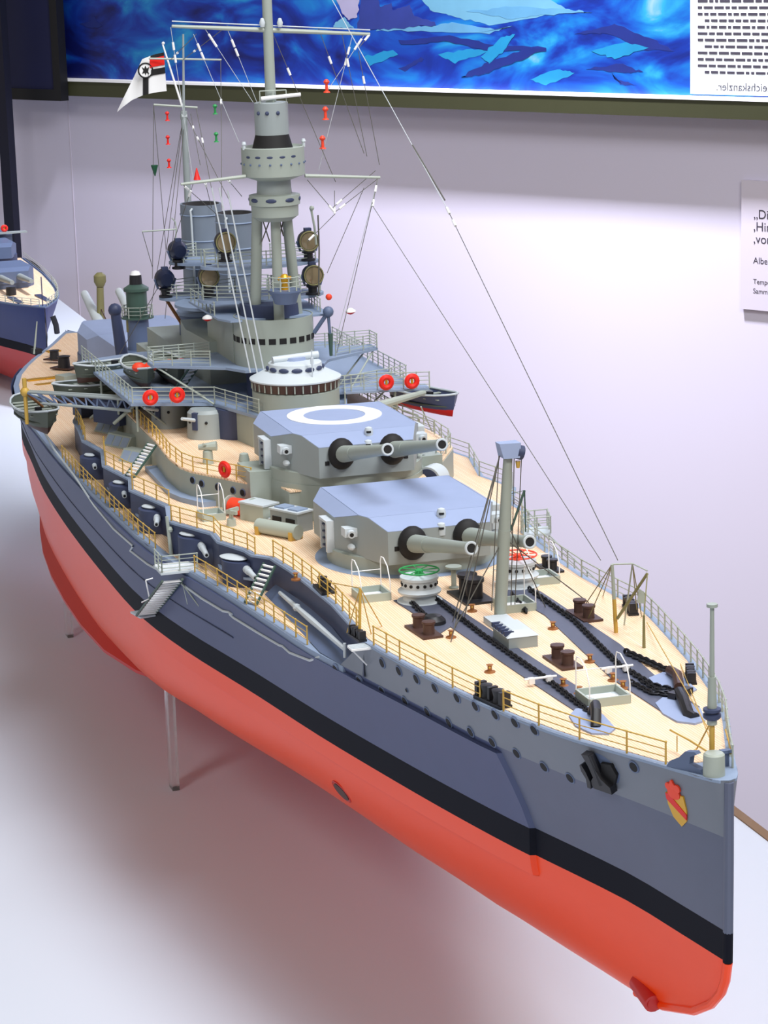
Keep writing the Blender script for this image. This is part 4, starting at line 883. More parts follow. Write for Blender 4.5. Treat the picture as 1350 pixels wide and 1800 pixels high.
# compass tub with brass binnacle
t = empty('compass_platform', (-77.8, 0.5, 18.9), ship)
p = PX(501, 512, -78.5); m = MB(); m.lathe(p, [(.8, -.9), (1.0, -.3), (1.25, 0), (1.25, .12), (0, .12)], 28); m.build('compass_tub', 'blue_grey', t)
m = MB(); m.lathe(p+Vector((0, 0, .1)), [(.3, 0), (.22, .5), (.3, .7), (.35, .95), (.2, 1.15), (0, 1.2)], 14); m.sphere(p+Vector((0, .4, .95)), .16, 8); m.sphere(p+Vector((0, -.4, .95)), .16, 8); m.build('binnacle', 'gold', t)
railing([p+Vector((1.2*math.cos(a), 1.2*math.sin(a), .12)) for a in [-PI*.5+PI*k/6 for k in range(7)]], h=1.0, mt='rail_grey', step=1.2, rows=3)
# funnels --------------------------------------------------------------------
def funnel(x, r, z0, z1, rings):
    t = empty('funnel', (x, 0, z0), ship)
    m = MB(); m.lathe((x, 0, 0), [(r, z0), (r, z1), (r*.92, z1), (r*.92, z1-1.5)], 40, 1.25, 1.0); m.build('funnel_casing', 'funnel_grey', t)
    m = MB(); m.lathe((x, 0, 0), [(r*.9, z1-1.4), (r*.9, z1-.02), (r*.86, z1-.02), (0, z1-1.0)], 40, 1.25, 1.0); m.build('funnel_mouth', 'soot', t)
    for z in rings: m = MB(); m.torus((x, 0, z), r*1.01, .06, 'z', 40, 6); m.v = [Vector((x+(p.x-x)*1.25, p.y, p.z)) for p in m.v]; m.build('funnel_band', 'edge_grey', t)
    m = MB(); c = Vector((x+r*1.1, -r*.75, z1-.7)); m.tube([c+Vector((-.1, .1, -6)), c, c+Vector((0, -.05, .3)), c+Vector((-.25, .15, .45))], .09, 8); m.build('steam_pipe', 'pale', t)
    return t
funnel(-92.8, 1.5, 14.5, 24.9, (24.2, 22.2, 20.2, 18.2)); funnel(-104.8, 1.68, 14.0, 24.45, (23.6, 21.5, 19.2, 17.2, 15.4))
slab('funnel_house', [(-88, -3.6), (-95, -3.9), (-100, -3.2)], Z2, 15.6, 'tower_grey')
m = MB(); m.lathe((-104.5, 0, 9.7), [(2.3, 0), (2.3, 5.6)], 40); m.build('funnel_trunk', 'blue_grey', ship)
ell_slab('funnel_platform', (-104.5, 0, 15.6), 2.6, 2.5, .25); slab('aft_casing', [(-97, -4.0), (-110, -4.0)], Z1, 13.6, 'tower_grey')
ell_slab('funnel_platform', (-95.0, -2.2, 17.6), 3.2, 2.4, .25)
for y in (-4.4, 4.4): m = MB(); m.cyl((-99.8, y, 17.5), (-101.5, y*.5, 14.0), .14); m.build('platform_strut', 'wood', ship)
# stays for aft mast
x = -109.6; t = empty('main_mast', (x, 0, 9), ship)
m = MB(); m.cyl((x, 0, 9), PX(323, 195, x), .34, .28, 12); m.cyl(PX(323, 200, x), PX(322, 60, x), .12, .08, 8); m.cyl(PX(318, 205, x), PX(328, 205, x), .3, .3, 8); m.build('mast_pole', 'grey', t)
m = MB(); m.cyl(PX(270, 184, x), PX(347, 189, x), .09, .09, 8); m.build('mast_yard', 'rail_grey', t); m = MB(); m.cyl(PX(262, 103, x), PX(389, 105, x), .08, .08, 8); m.build('mast_yard', 'rail_grey', t)
m = MB(); m.cyl(PX(320, 186, x), PX(286, 78, x-1), .1, .07, 8); m.build('gaff', 'white', t)
m = MB(); m.sphere(PX(287, 76, x-1), .14, 8); m.build('gaff_truck', 'white', t)

# after part -------------------------------------------------------------------
m = MB(); m.lathe((-121.5, 0, 5.2), [(4.2, 0), (4.2, 4.2), (0, 4.3)], 40, 1.3, 1); m.build('aft_house', 'blue_grey', ship)
slab('aft_bridge', [(-112, -5.5), (-117, -5.5), (-117, 5.5), (-112, 5.5)], 9.6, 9.85, 'edge_grey', False); railing([(-112.2, -5.4, 9.85), (-116.8, -5.4, 9.85)], h=1.0, mt='rail_grey', step=1.5)
p = PX(246, 640, -124); t = empty('aft_control_tower', p, ship)
b = Vector((-124, p.y, 9.3)); m = MB(); m.lathe(b, [(1.0, 0), (1.0, 3.0)], 20); m.build('control_trunk', 'blue_grey', t)
m = MB(); m.lathe(b+Vector((0, 0, 3.0)), [(1.5, 0), (1.5, .12), (.95, .14), (.95, 2.4), (1.15, 2.5), (1.15, 2.75), (.6, 3.1)], 20); m.build('control_cabin', 'vent_green', t)
m = MB(); m.lathe(b+Vector((0, 0, 6.1)), [(.6, 0), (.55, .8), (0, .85)], 16); m.build('control_cap', 'black', t); m = MB(); m.lathe(b+Vector((0, 0, 6.95)), [(.5, 0), (.35, .3), (0, .4)], 16); m.build('control_dome', 'white', t)
railing([b+Vector((1.4*math.cos(a), 1.4*math.sin(a), 3.1)) for a in [2*PI*k/8 for k in range(9)]], h=1.0, mt='rail_grey', step=1.2)
m = MB(); q = PX(231, 560, -124); m.lathe(q, [(.5, -1.2), (.5, 0), (.25, .2), (.25, .9), (.35, 1.2), (0, 1.4)], 14); m.build('vent_pipe', 'olive_pole', ship)
# boat crane king post, leaning
m = MB(); a = PX(222, 672, -113); c = PX(202, 545, -113); m.cyl(a, c, .62, .42, 14); m.sphere(c, .6, 12); m.build('crane_post', 'dark_wall', ship)
m = MB(); m.cyl(PX(207, 560, -113), PX(207, 700, -113), .07); m.build('crane_fall', 'soot', ship)
# quarterdeck pole
a = PY(177, 602, -1.5); m = MB(); m.cyl(PX(178, 600, a.x), PX(176, 505, a.x), .42, .36, 12); m.lathe(PX(176, 497, a.x), [(.36, -.4), (.62, .1), (.62, .7), (.3, 1.0), (0, 1.0)], 12); m.build('aft_derrick_mast', 'olive_pole', ship)
wire(PX(176, 540, a.x), PZ(150, 600, 4.5), .04); wire(PX(176, 540, a.x), PZ(200, 590, 8), .06, 'brown')
# after turrets
def aft_turret(ax, zb):
    t = empty('gun_turret', (ax, 0, zb), ship); T = Matrix.Translation((ax, 0, zb)) @ Matrix.Rotation(PI, 4, 'Z')
    m = MB(); m.T = T; m.add(HV, HF); m.build('turret_house', 'roof_grey', t, 15)
    m = MB(); m.T = T; m.lathe((0, 0, 0), [(5.4, -2.0), (5.4, 1.0), (0, 1.0)], 48); m.build('turret_ring', 'blue_grey', t)
    for y in (-1.77, 1.77):
        m = MB(); m.T = T; m.cyl((5.6, y, 2.1), (15.2, y, 4.6), .6, .4, 16); m.build('gun_barrel', 'pale', t)
aft_turret(-137.0, 6.2)
m = MB(); m.lathe((-137.0, 0, 3.5), [(5.5, 0), (5.5, 2.8)], 48); m.build('barbette', 'blue_grey', ship)
bl = PZ(95, 630, 4.3); 
for u, v, s_ in ((96, 633, 1.0), (113, 648, 1.25)):
    p = PZ(u, v, zup(-140)); t = empty('quarterdeck_bollard', p, ship); m = MB(); m.lathe(p, [(.5*s_, 0), (.45*s_, .9*s_), (.55*s_, 1.0*s_), (0, 1.1*s_)], 14); m.build('bollard', 'black', t); m = MB(); m.box(p+Vector((-.2, 0, .06)), (1.9*s_, 1.2*s_, .14), .7); m.build('base_plate', 'brown', t)
for u, v, w_ in ((62, 668, 1.8), (82, 676, 2.2), (90, 665, 1.4), (94, 618, 1.4)):
    p = PZ(u, v, zup(-138)); m = MB(); m.box(p+Vector((0, 0, .06)), (.9, w_, .12), .2); m.build('deck_grating', 'gold', ship)
p = PZ(118, 673, 4.5); m = MB(); m.box(p+Vector((0, 0, .4)), (1.6, 1.6, .8), .4); m.build('deck_locker', 'rail_grey', ship)
a = PZ(60, 622, zup(-158)); m = MB(); m.cyl(a, PX(65, 565, a.x), .12, .06, 8); m.build('ensign_staff', 'rail_grey', ship)
m = MB(); m.box(a+Vector((-.3, .3, .25)), (1.0, .7, .5), .5); m.build('stern_chock', 'black', ship)

# starboard gangway ----------------------------------------------------------------
t = empty('gangway_ladder', (-60, -12.4, 0.5), ship)
pc = PZ(310, 999, 5.3)
m = MB(); m.box(pc, (2.4, 2.6, .14)); m.build('gangway_platform', 'pale', t)
for k in range(4): m = MB(); m.box(pc+Vector((-1.0+.65*k, 0, .1)), (.12, 2.5, .08)); m.build('platform_bar', 'white', t)
top = PY(314, 1020, -14.2); bot = PY(232, 1078, -14.6)
top = PY(303, 1020, pc.y-.5); bot = PY(257, 1080, pc.y-.7)
nst = 15; sidev = Vector((0, -1.0, 0))*0.68
for sg in (-1, 1): m = MB(); m.tube([top+sidev*sg, bot+sidev*sg], .1, 6); m.build('ladder_side', 'vent_green', t)
for k in range(nst):
    p = top.lerp(bot, (k+.5)/nst); m = MB(); m.box(p, (.34, 1.35, .08)); m.build('tread', 'white', t)
m = MB(); m.box(bot+Vector((-.6, .1, -.1)), (1.8, 1.6, .12), .2); m.build('foot_platform', 'pale', t)
for uv in (((314, 1018), (350, 1066)), ((320, 1020), (330, 1062))): m = MB(); m.tube([PX(uv[0][0], uv[0][1], pc.x), hull_hit(*uv[1])], .05, 5); m.build('gangway_stay', 'rail_grey', t)
m = MB(); a = PX(256, 1020, pc.x-3.2); m.tube([a, a+Vector((0, .2, -1.3)), a+Vector((-.3, -.3, -1.6))], .05, 5); m.tube([a, a+Vector((0, .5, .1))], .05, 5); m.build('gangway_handrail', 'white', t)
railing([pc+Vector((1.1, -1.2, .08)), pc+Vector((-1.1, -1.2, .08))], h=1.1, mt='rail_grey', step=1.2, rows=4); railing([pc+Vector((1.1, 1.2, .08)), pc+Vector((1.1, -1.2, .08))], h=1.1, mt='rail_grey', step=1.2, rows=4)
m = MB(); a = Vector((-63.2, -12.5, 5.3)); m.cyl(a, PX(293, 908, -63.2), .14, .11, 8); m.sphere(a+Vector((0, 0, 1.8)), .22, 8); m.build('gangway_davit', 'rail_grey', ship)
# steep ladders between decks
def ladder(a, b, name='deck_ladder', w=.55, n=8):
    t = empty(name, b, ship); d = (b-a); s_ = Vector((d.y, -d.x, 0)); s_ = s_.normalized()*w if s_.length > .01 else Vector((0, w, 0))
    for sg in (-1, 1): m = MB(); m.tube([a+s_*sg, b+s_*sg], .09, 5); m.build('ladder_side', 'vent_green', t)
    for k in range(n): p = a.lerp(b, (k+.5)/n); m = MB(); m.tube([p-s_, p+s_], .08, 5); m.build('tread', 'white', t)
ladder(PZ(474, 992, 7.6), PZ(440, 1062, 5.35), n=9); ladder(PZ(268, 780, 9.8), PZ(228, 838, 7.65), n=11); ladder(PZ(345, 640, 14.6), PZ(310, 690, 12.2), n=7)
# starboard boat crane boom
t = empty('boat_crane', PZ(215, 730, 7.6), ship)
a1, b1 = PZ(238, 703, 11.6), PZ(44, 689, 11.2); a2, b2 = PZ(232, 722, 10.7), PZ(75, 709, 10.6)
for (a, b) in ((a1, b1), (a2, b2), (a1+Vector((-1.2, 0, 0)), b1+Vector((-.6, 0, 0)))): m = MB(); m.cyl(a, b, .14, .1, 8); m.build('boom_chord', 'grey', t)
n = 9
for k in range(n): m = MB(); m.cyl(a1.lerp(b1, k/n), a2.lerp(b2, (k+.5)/n), .08, .08, 6); m.cyl(a2.lerp(b2, (k+.5)/n), a1.lerp(b1, (k+1)/n), .08, .08, 6); m.build('boom_brace', 'blue_grey', t)
m = MB(); m.cyl(b1+Vector((0, 0, 1.1)), b1+Vector((0, 0, -2.6)), .18, .15, 8); m.sphere(b1, .4, 10); m.build('boom_head', 'brass', t)
m = MB(); m.cyl(b1, PZ(75, 715, 9.3), .13, .1, 8); m.build('boom_strut', 'wood', t)
m = MB(); p = PZ(205, 722, 9.6); m.box(p, (3.2, 2.2, 1.8), .5); m.build('crane_winch', 'dark_wall', t)
m = MB(); m.cyl(PZ(200, 745, 9.5), PZ(250, 700, 11.5), .14); m.cyl(PZ(160, 735, 8.0), PZ(185, 715, 9.5), .14); m.build('crane_leg', 'rail_grey', t)
for u, v, rz in ((214, 784, .45), (243, 812, .5), (196, 760, .4)):
    p = PZ(u, v, 7.65); t = empty('deck_skylight', p, ship)
    m = MB(); m.T = Matrix.Translation(p) @ Matrix.Rotation(rz, 4, 'Z'); m.prism([(-1.5, -.7), (1.5, -.7), (1.5, .7), (-1.5, .7)], 0, .9, [(-1.5, -.1), (1.5, -.1), (1.5, .7), (-1.5, .7)]); m.build('skylight_base', 'tower_grey', t)
    for k in (-1, 0, 1): m = MB(); m.T = Matrix.Translation(p) @ Matrix.Rotation(rz, 4, 'Z'); m.plate([(k*.95-.4, -.64, .12), (k*.95+.4, -.64, .12), (k*.95+.4, -.2, .8), (k*.95-.4, -.2, .8)], .06, (0, -.8, .6)); m.build('skylight_flap', 'edge_grey', t)
# the port crane outboard boom under the port boat
m = MB(); m.cyl(PX(640, 720, -74), PX(745, 690, -80), .35, .22, 10); m.build('port_boom', 'rail_grey', ship)
for (a, b) in (((585, 715), (735, 735)), ((660, 705), (735, 730)), ((737, 735), (737, 760)), ((740, 715), (760, 760)), ((700, 700), (695, 740))): m = MB(); m.cyl(PX(*a, -78), PX(*b, -80), .06, .06, 6); m.build('boom_rod', 'rail_grey', ship)
pd = [PX(595, 690, -77.5), PX(640, 686, -78.5), PX(755, 682, -80)]
m = MB(); m.plate([pd[0], pd[2], pd[2]+Vector((-2.0, .3, 0)), pd[0]+Vector((-2.5, 0, 0))], .15, (0, 0, 1)); m.build('port_gallery', 'edge_grey', ship)
railing(pd, h=1.25, mt='rail_grey', step=1.3, rows=4)

# ---------------------------------------------------------------- boats, buoys, flag: things of their own
def boat(p, L, B, D, rz, label, group='ship boats', keel='hull_grey', inner='rail_grey', pad=False):
    t = empty('ship_boat', p); tag(t, label, 'boat', group); T = Matrix.Translation(p) @ Matrix.Rotation(rz, 4, 'Z')
    st = [-.5, -.45, -.35, -.2, 0, .2, .35, .45, .5]; hw = [.0, .45, .74, .95, 1, .95, .74, .42, .0]
    def shell(z0, z1, mt, nm, grow=1.0):
        m = MB(); m.T = T; vs_ = []; lv = 6
        for sx, w in zip(st, hw):
            sheer = D*.18*(abs(sx)*2)**2
            for sg in (-1, 1):
                for j in range(lv):
                    f = z0+(z1-z0)*j/(lv-1); yy = B/2*w*(min(1, f)**.42)*sg*grow
                    vs_.append((sx*L*(.9+.1*f), yy, f*(D+sheer)))
        fs = []
        for i in range(len(st)-1):
            for h in range(2):
                for j in range(lv-1):
                    a = (i*2+h)*lv+j; b = ((i+1)*2+h)*lv+j; fs.append((a, b, b+1, a+1))
        m.add(vs_, fs); return m.build(nm, mt, t, 50)
    shell(.3, 1.0, keel, 'boat_hull'); shell(.02, .32, 'red' if keel == 'hull_grey' else 'brown', 'boat_bottom')
    for sg in (-1, 1):
        m = MB(); m.T = T; m.tube([(sx*L, B/2*w*sg, D*(1+.18*(abs(sx)*2)**2)) for sx, w in zip(st, hw)], .09, 6); m.build('gunwale', 'pale', t)
    m = MB(); m.T = T; m.prism([(sx*L*.93, -B/2*w*.86) for sx, w in zip(st, hw)]+[(sx*L*.93, B/2*w*.86) for sx, w in list(zip(st, hw))[::-1][1:-1]], D*.5, D*.56); m.build('bottom_boards', 'boat_wood', t)
    for k in range(6):
        sx = -.36+.72*k/5; w = interp(list(zip(st[::-1], hw[::-1])), sx); m = MB(); m.T = T; m.box((sx*L, 0, D*.86), (.3, B*w*.94, .08)); m.build('thwart', inner, t)
    if pad:
        for sg in (-1, 1):
            m = MB(); m.T = T; m.sphere((L*.36, sg*B*.2, D*1.15), .55, 12, (.9, 1, .7)); m.build('seat_cushion', 'orange_red', t)
    else:
        m = MB(); m.T = T; m.lathe((L*.1, .1, D*.6), [(.3, 0), (.3, .7), (0, .75)], 12); m.build('engine_box', 'black', t)
    return t
boat(PZ(62, 764, 7.6)+Vector((-3.5, .6, 0)), 9.0, 3.3, 1.7, .08, 'open grey boat hanging below the lattice boat crane over the hull side', keel='boat_wood')
boat(PX(766, 726, -85.0)+Vector((-3.4, 0, -.4)), 8.5, 2.9, 1.6, .35, 'grey boat with red bottom hanging outboard past the pair of red lifebuoys', keel='hull_grey')
boat(PZ(262, 692, 12.0)+Vector((-3.6, 0, .2)), 7.0, 2.4, 1.5, .0, 'grey boat with red cushions stowed on the boat deck, nearer the boat crane', keel='boat_wood', pad=True)
boat(PZ(315, 686, 12.0)+Vector((-3.6, 0, .2)), 7.0, 2.4, 1.5, .0, 'grey boat with red cushions stowed on the boat deck, nearer the conning tower', keel='boat_wood', pad=True)
boat(PZ(192, 668, 11.2), 6.0, 2.4, 1.4, 1.75, 'smaller dark launch stowed on top of another boat beside the leaning crane post', keel='boat_wood')
boat(PZ(180, 702, 9.4), 8.5, 3.0, 1.5, 1.75, 'larger dark boat stowed underneath the small launch beside the leaning crane post', keel='boat_wood')
m = MB(); p = PZ(185, 706, 8.6); m.box((p.x, p.y, p.z-.2), (2.2, 5.0, 1.6), .15); m.build('boat_chocks', 'dark_wall', ship)
m = MB(); m.cyl((-98, -14.2, 9.4), PZ(44, 689, 11.2), .04); m.cyl((-104, -14.6, 9.4), PZ(44, 689, 11.2), .04); m.build('boat_fall', 'wire', ship)
def lifebuoy(p, label, n=(1, 0), s=.38):
    t = empty('lifebuoy', p-Vector((0, 0, s))); tag(t, label, 'lifebuoy', 'red lifebuoys')
    T = Matrix.Translation(p) @ Matrix.Rotation(math.atan2(n[1], n[0]), 4, 'Z')
    m = MB(); m.T = T; m.torus((0, 0, 0), s, .19, 'x', 24, 10); m.build('buoy_ring', 'red', t)
    m = MB(); m.T = T; m.torus((.02, 0, 0), s+.2, .035, 'x', 16, 5); m.build('grab_line', 'orange_red', t)
    m = MB(); m.T = T; m.box((.02, 0, .0), (.12, .16, .34)); m.box((.02, 0, -.02), (.1, .07, .7)); m.build('buoy_light', 'gold', t)
lifebuoy(PX(262, 697, -81.9)+Vector((.45, 0, 0)), 'red lifebuoy on the boat deck rail, nearer the boat crane')
lifebuoy(PX(312, 693, -80.9)+Vector((.3, -.1, 0)), 'red lifebuoy on the boat deck rail, nearer the conning tower')
lifebuoy(PX(679, 672, -78.3), 'red lifebuoy on the outboard gallery rail, the one nearer the conning tower')
lifebuoy(PX(724, 670, -79.0), 'red lifebuoy on the outboard gallery rail, the one nearer the hanging boat')
p = Vector((-65.9, -8.05, Z1+.75)); lifebuoy(PX(395, 825, -65.4), 'red lifebuoy on the brass rail above the row of deckhouse portholes', (.5, -.85))
lifebuoy(PX(752, 803, -66.0), 'red lifebuoy on the far rail seen behind the upper turret gun barrels', (.3, -.9), .36)
# ensign
fp = [PX(u, v, -110.6) for u, v in ((288, 92), (293, 160), (262, 163), (240, 172), (222, 180), (206, 196), (222, 160), (235, 135), (248, 103))]
t = empty('ensign_flag', fp[1]); tag(t, 'white ensign with black cross, roundel and striped canton flying from the gaff', 'flag')
def drape(p): return Vector((p.x+.35*math.sin((p.y)*1.7), p.y, p.z))
U = 9; V = 5
def fpos(i, j, off=0):
    s = i/U; q = j/V
    top = [(288, 92), (270, 96), (250, 104), (236, 134), (220, 166), (207, 193)]; bt = [(293, 160), (270, 163), (250, 168), (232, 176), (216, 188), (206, 197)]
    f = s*5; k = min(4, int(f)); g = f-k
    a = [top[k][0]*(1-g)+top[k+1][0]*g, top[k][1]*(1-g)+top[k+1][1]*g]; b = [bt[k][0]*(1-g)+bt[k+1][0]*g, bt[k][1]*(1-g)+bt[k+1][1]*g]
    return PX(a[0]*(1-q)+b[0]*q, a[1]*(1-q)+b[1]*q, -110.6+.45*math.sin(s*7)+off)
def flagpatch(nm, mt, i0, i1, j0, j1, off, thick=.05):
    m = MB(); nu, nv = 10, 4; vs_ = []
    for k in range(2):
        for i in range(nu+1):
            for j in range(nv+1): vs_.append(fpos(i0+(i1-i0)*i/nu, j0+(j1-j0)*j/nv, off-thick*k))
    w = nv+1; N = (nu+1)*w; fs = []
    for i in range(nu):
        for j in range(nv):
            a = i*w+j; fs += [(a, a+1, a+w+1, a+w), (N+a, N+a+w, N+a+w+1, N+a+1)]
    m.add(vs_, fs); m.build(nm, mt, t)
flagpatch('flag_cloth', 'white', 0, 9, 0, 5, 0); flagpatch('canton_black', 'soot', 0, 2.3, 0, .7, .06); flagpatch('canton_white', 'white', 0, 2.3, .7, 1.2, .065); flagpatch('canton_red', 'red', 0, 2.4, .45, 1.6, .07); flagpatch('cross_bar', 'soot', 0, 2.2, 1.9, 2.7, .06)
flagpatch('cross_upright', 'soot', 2.6, 3.5, 2.2, 5, .06)
c = fpos(3.1, 1.7, .12); m = MB(); m.cyl(c-Vector((.03, 0, 0)), c+Vector((.03, 0, 0)), .62, .62, 24); m.build('roundel', 'white', t); m = MB(); m.torus(c+Vector((.04, 0, 0)), .6, .07, 'x', 24, 6); m.build('roundel_ring', 'soot', t)
m = MB(); q = c+Vector((.06, 0, 0)); m.plate([q+Vector((0, y, z)) for y, z in ((-.3, .3), (-.1, .15), (0, .4), (.12, .15), (.32, .28), (.22, -.1), (.3, -.3), (.05, -.2), (0, -.42), (-.08, -.2), (-.3, -.25), (-.18, .0))], .03, (1, 0, 0)); m.build('eagle', 'soot', t)
# signal shapes hung on the halyards
def hourglass(u, v, x, mt, label, s=1.0):
    p = PX(u, v, x); t = empty('signal_lantern', p-Vector((0, 0, .45*s))); tag(t, label, 'signal lantern', 'signal lanterns on the halyards')
    m = MB(); m.lathe(p, [(.16*s, .15*s), (.24*s, .3*s), (.1*s, .48*s), (0, .5*s)], 12); m.build('lantern_top', mt, t)
    m = MB(); m.lathe(p, [(.26*s, -.48*s), (.22*s, -.4*s), (.12*s, -.35*s), (.1*s, .16*s)], 12); m.build('lantern_body', mt, t)
for k, (u, v) in enumerate(((574, 151), (572, 199), (567, 250))): hourglass(u, v, -80, 'orange_red', ['red signal lantern against the painting, topmost of its three', 'red signal lantern in the middle of three beside the mast director', 'red signal lantern beside the spotting top, lowest of its three'][k])
for k, (u, v) in enumerate(((294, 204), (295, 246), (297, 287))): hourglass(u, v, -108, 'red', ['small red signal lantern under the main mast yard, topmost of three', 'small red signal lantern, middle of three under the main mast yard', 'small red signal lantern, lowest of three under the main mast yard'][k], .8)
for k, (u, v) in enumerate(((378, 192), (380, 241))): hourglass(u, v, -90, 'green', ['green signal lantern between the masts, upper of two', 'green signal lantern between the masts, lower of two'][k], .8)
def cone(u, v, x, up, mt, label):
    p = PX(u, v, x); m = MB(); m.lathe(p, [(.3, -.5), (0.28, -.46), (.03, .45), (0, .46)] if up else [(.03, -.46), (.3, .4), (.3, .46), (0, .46)], 16); o = m.build('signal_cone', mt); tag(o, label, 'signal cone', 'signal cones')
cone(346, 305, -96, True, 'red', 'red cone hanging point up above the funnels'); cone(272, 300, -106, False, 'dark_green', 'dark green cone hanging point down beside the main mast')
def drop(u, v, x, label):
    p = PX(u, v, x); t = empty('signal_float', p-Vector((0, 0, .2))); tag(t, label, 'float', 'red and white floats')
    m = MB(); m.lathe(p, [(.42, 0), (.38, .12), (.12, .28), (0, .3)], 16); m.build('float_top', 'white', t); m = MB(); m.lathe(p, [(0, -.22), (.2, -.16), (.42, 0)], 16); m.build('float_bottom', 'red', t)
drop(365, 560, -84, 'red and white float hanging on the stay beside the funnel base'); drop(616, 548, -80, 'red and white float hanging on the stay outboard of the bridge')
p = PX(578, 522, -80); m = MB(); m.sphere(p, .25, 10); o = m.build('signal_ball', 'orange_red'); tag(o, 'small orange ball hanging above the bridge signal arm', 'signal ball')

# rigging -----------------------------------------------------------------------
def pw(u1, v1, x1, u2, v2, x2, r=.028, mt='wire', ins=()):
    a, b = PX(u1, v1, x1), PX(u2, v2, x2); o = wire(a, b, r, mt, name='stay')
    for f in ins:
        p = a.lerp(b, f); d = (b-a).normalized(); m = MB(); m.cyl(p-d*.28, p+d*.28, .09, .09, 8); m.build('insulator', 'white', o)
    return o
pw(540, -80, -80, 785, 365, -52, .028, 'wire_pale'); pw(785, 365, -52, 1086, 985, -26.5, .026, 'wire', (.01, .05)); pw(725, 255, -57, 782, 352, -52, .05, 'wire')
pw(664, 312, -79.4, 655, 362, -78, .03, 'wire', (.4, .9)); pw(655, 362, -78, 1056, 985, -31, .024)
for u in (600, 607): pw(664, 316, -79.4, u-10, 600, -80, .025, 'wire_pale')
pw(655, 355, -78, 592, 620, -80, .025, 'wire'); pw(640, 330, -79.4, 575, 480, -80, .025)
for a in ((650, 60, 630, 85), (630, 90, 667, 290), (560, 50, 640, 270), (600, 55, 645, 275), (480, 60, 590, 320), (660, 300, 585, 365), (667, 312, 590, 372), (588, 335, 588, 375), (540, 316, 590, 375), (590, 375, 540, 425)): pw(a[0], a[1], -80, a[2], a[3], -79.6, .025, 'wire', (.25,) if a[1] < 100 else (.85,))
for a in ((300, 48, 340, 320), (340, 60, 420, 250), (360, 50, 445, 180), (400, 52, 480, 250), (620, 60, 560, 300), (640, 62, 575, 160)): pw(a[0], a[1], -80, a[2], a[3], -80.2, .022, 'wire_pale', (.12, .2))
for a in ((318, 322, 385, 380), (360, 318, 372, 365), (400, 315, 425, 345), (340, 322, 300, 440)): pw(a[0], a[1], -79.6, a[2], a[3], -84, .025, 'wire', (.15,))
# three bright boat ropes from the mast to the tower foot
for u0, v0, u1, v1 in ((372, 330, 440, 655), (385, 330, 455, 670), (400, 335, 468, 672)): pw(u0, v0, -80, u1, v1, -77.6, .06, 'wire_pale')
for u0, v0, u1, v1, x2 in ((323, 200, 262, 560, -112), (323, 200, 282, 520, -108), (325, 205, 290, 560, -106), (270, 186, 268, 490, -110), (270, 186, 292, 440, -110), (345, 190, 385, 400, -100), (328, 205, 402, 350, -94), (322, 105, 400, 45, -82), (300, 105, 345, 60, -88), (388, 105, 390, 380, -95), (335, 200, 352, 290, -98), (350, 380, 200, 640, -112)): pw(u0, v0, -109.6, u1, v1, x2, .028, 'wire', (.28,) if u1 > 300 else ())
m = MB(); a, b = PX(250, 407, -103), PX(310, 403, -103); m.tube([a, b], .07, 6); m.tube([b, PX(308, 390, -103), PX(302, 383, -103)], .06, 6); m.tube([b, PX(308, 430, -103)], .06, 6); m.build('signal_yard', 'rail_grey', ship); pw(250, 407, -103, 268, 470, -103)
m = MB(); m.tube([PX(547, 368, -82), PX(553, 400, -82), PX(556, 430, -82)], .09, 6); m.sphere(PX(548, 366, -82), .2, 8); m.build('bridge_vent', 'rail_grey', ship); m = MB(); m.tube([PX(559, 378, -82), PX(561, 440, -82), PX(560, 520, -82)], .06, 6); m.build('aerial_rod', 'wire', ship)
wire(DK(1190, 1325)+Vector((0, 0, .1)), DK(1190, 1325)+Vector((0, 0, .9)), .03, 'brass')
# acrylic posts that carry the hull
for x in (-82.0, -128.0):
    for y in (-9.3, 9.3):
        m = MB(); m.box((x, y, (ZF-8.2)/2), (1.4, .55, -8.2-ZF)); m.build('support_post', 'acrylic', ship)
# ---------------------------------------------------------------- the second ship model behind the stern
O2 = Vector((-243, 8.6, -1.2)); yaw = math.radians(3.0); K2 = .82
T2 = Matrix.Translation((O2.x, O2.y, ZF+.0)) @ Matrix.Rotation(yaw, 4, 'Z') @ Matrix.Scale(K2, 4) @ Matrix.Translation((0, 0, 9.4))
s2 = empty('warship_model', (O2.x-35, O2.y, ZF)); tag(s2, 'dark blue-grey warship model whose bow shows behind the stern of the large battleship', 'ship model')
def M2(): m = MB(); m.T = T2; return m
def hull2(nm, zs, mt):
    m = M2(); xs = [0, -1, -2, -4, -6, -9, -13, -18, -24, -32, -40, -50, -60, -70]; n = len(zs); vs_ = []
    for sg in (-1, 1):
        for x in xs:
            for z in zs:
                k = interp(KEEL, x) if x < -.3 else -.9; zz = max(z, k); yy = 0 if zz <= k else (hull_y(x, zz, False) if x > -34 or z < 5.3 else interp(HBD, x)); yy = yy if x > -34 or z < 5.3 else 8.75+min(3, (-34-x)*.12)
                vs_.append((x, sg*yy*1.0, zz if z < 7 else zdeck(x)))
    fs = []
    for h in range(2):
        o = h*len(xs)*n
        for i in range(len(xs)-1):
            for j in range(n-1): fs.append((o+i*n+j, o+(i+1)*n+j, o+(i+1)*n+j+1, o+i*n+j+1))
    m.add(vs_, fs); return m.build(nm, mt, s2, 30)
hull2('hull_side', [.6, 3, 5.2, 6.5, 7.6], 'far_blue'); hull2('waterline_band', [-.9, .6], 'boot_black'); hull2('hull_bottom', [-9, -7, -5, -3, -.9], 'fin_red')
e2 = [(x, -interp(HBD, x)) for x in (0.1, -1, -2, -4, -6, -9, -13, -18, -24, -32)]+[(-45, -10), (-70, -11.5)]
m = M2(); m.drape(e2+[(x, -y) for x, y in reversed(e2)], -.2, 0); m.build('waterway', 'blue_grey', s2)
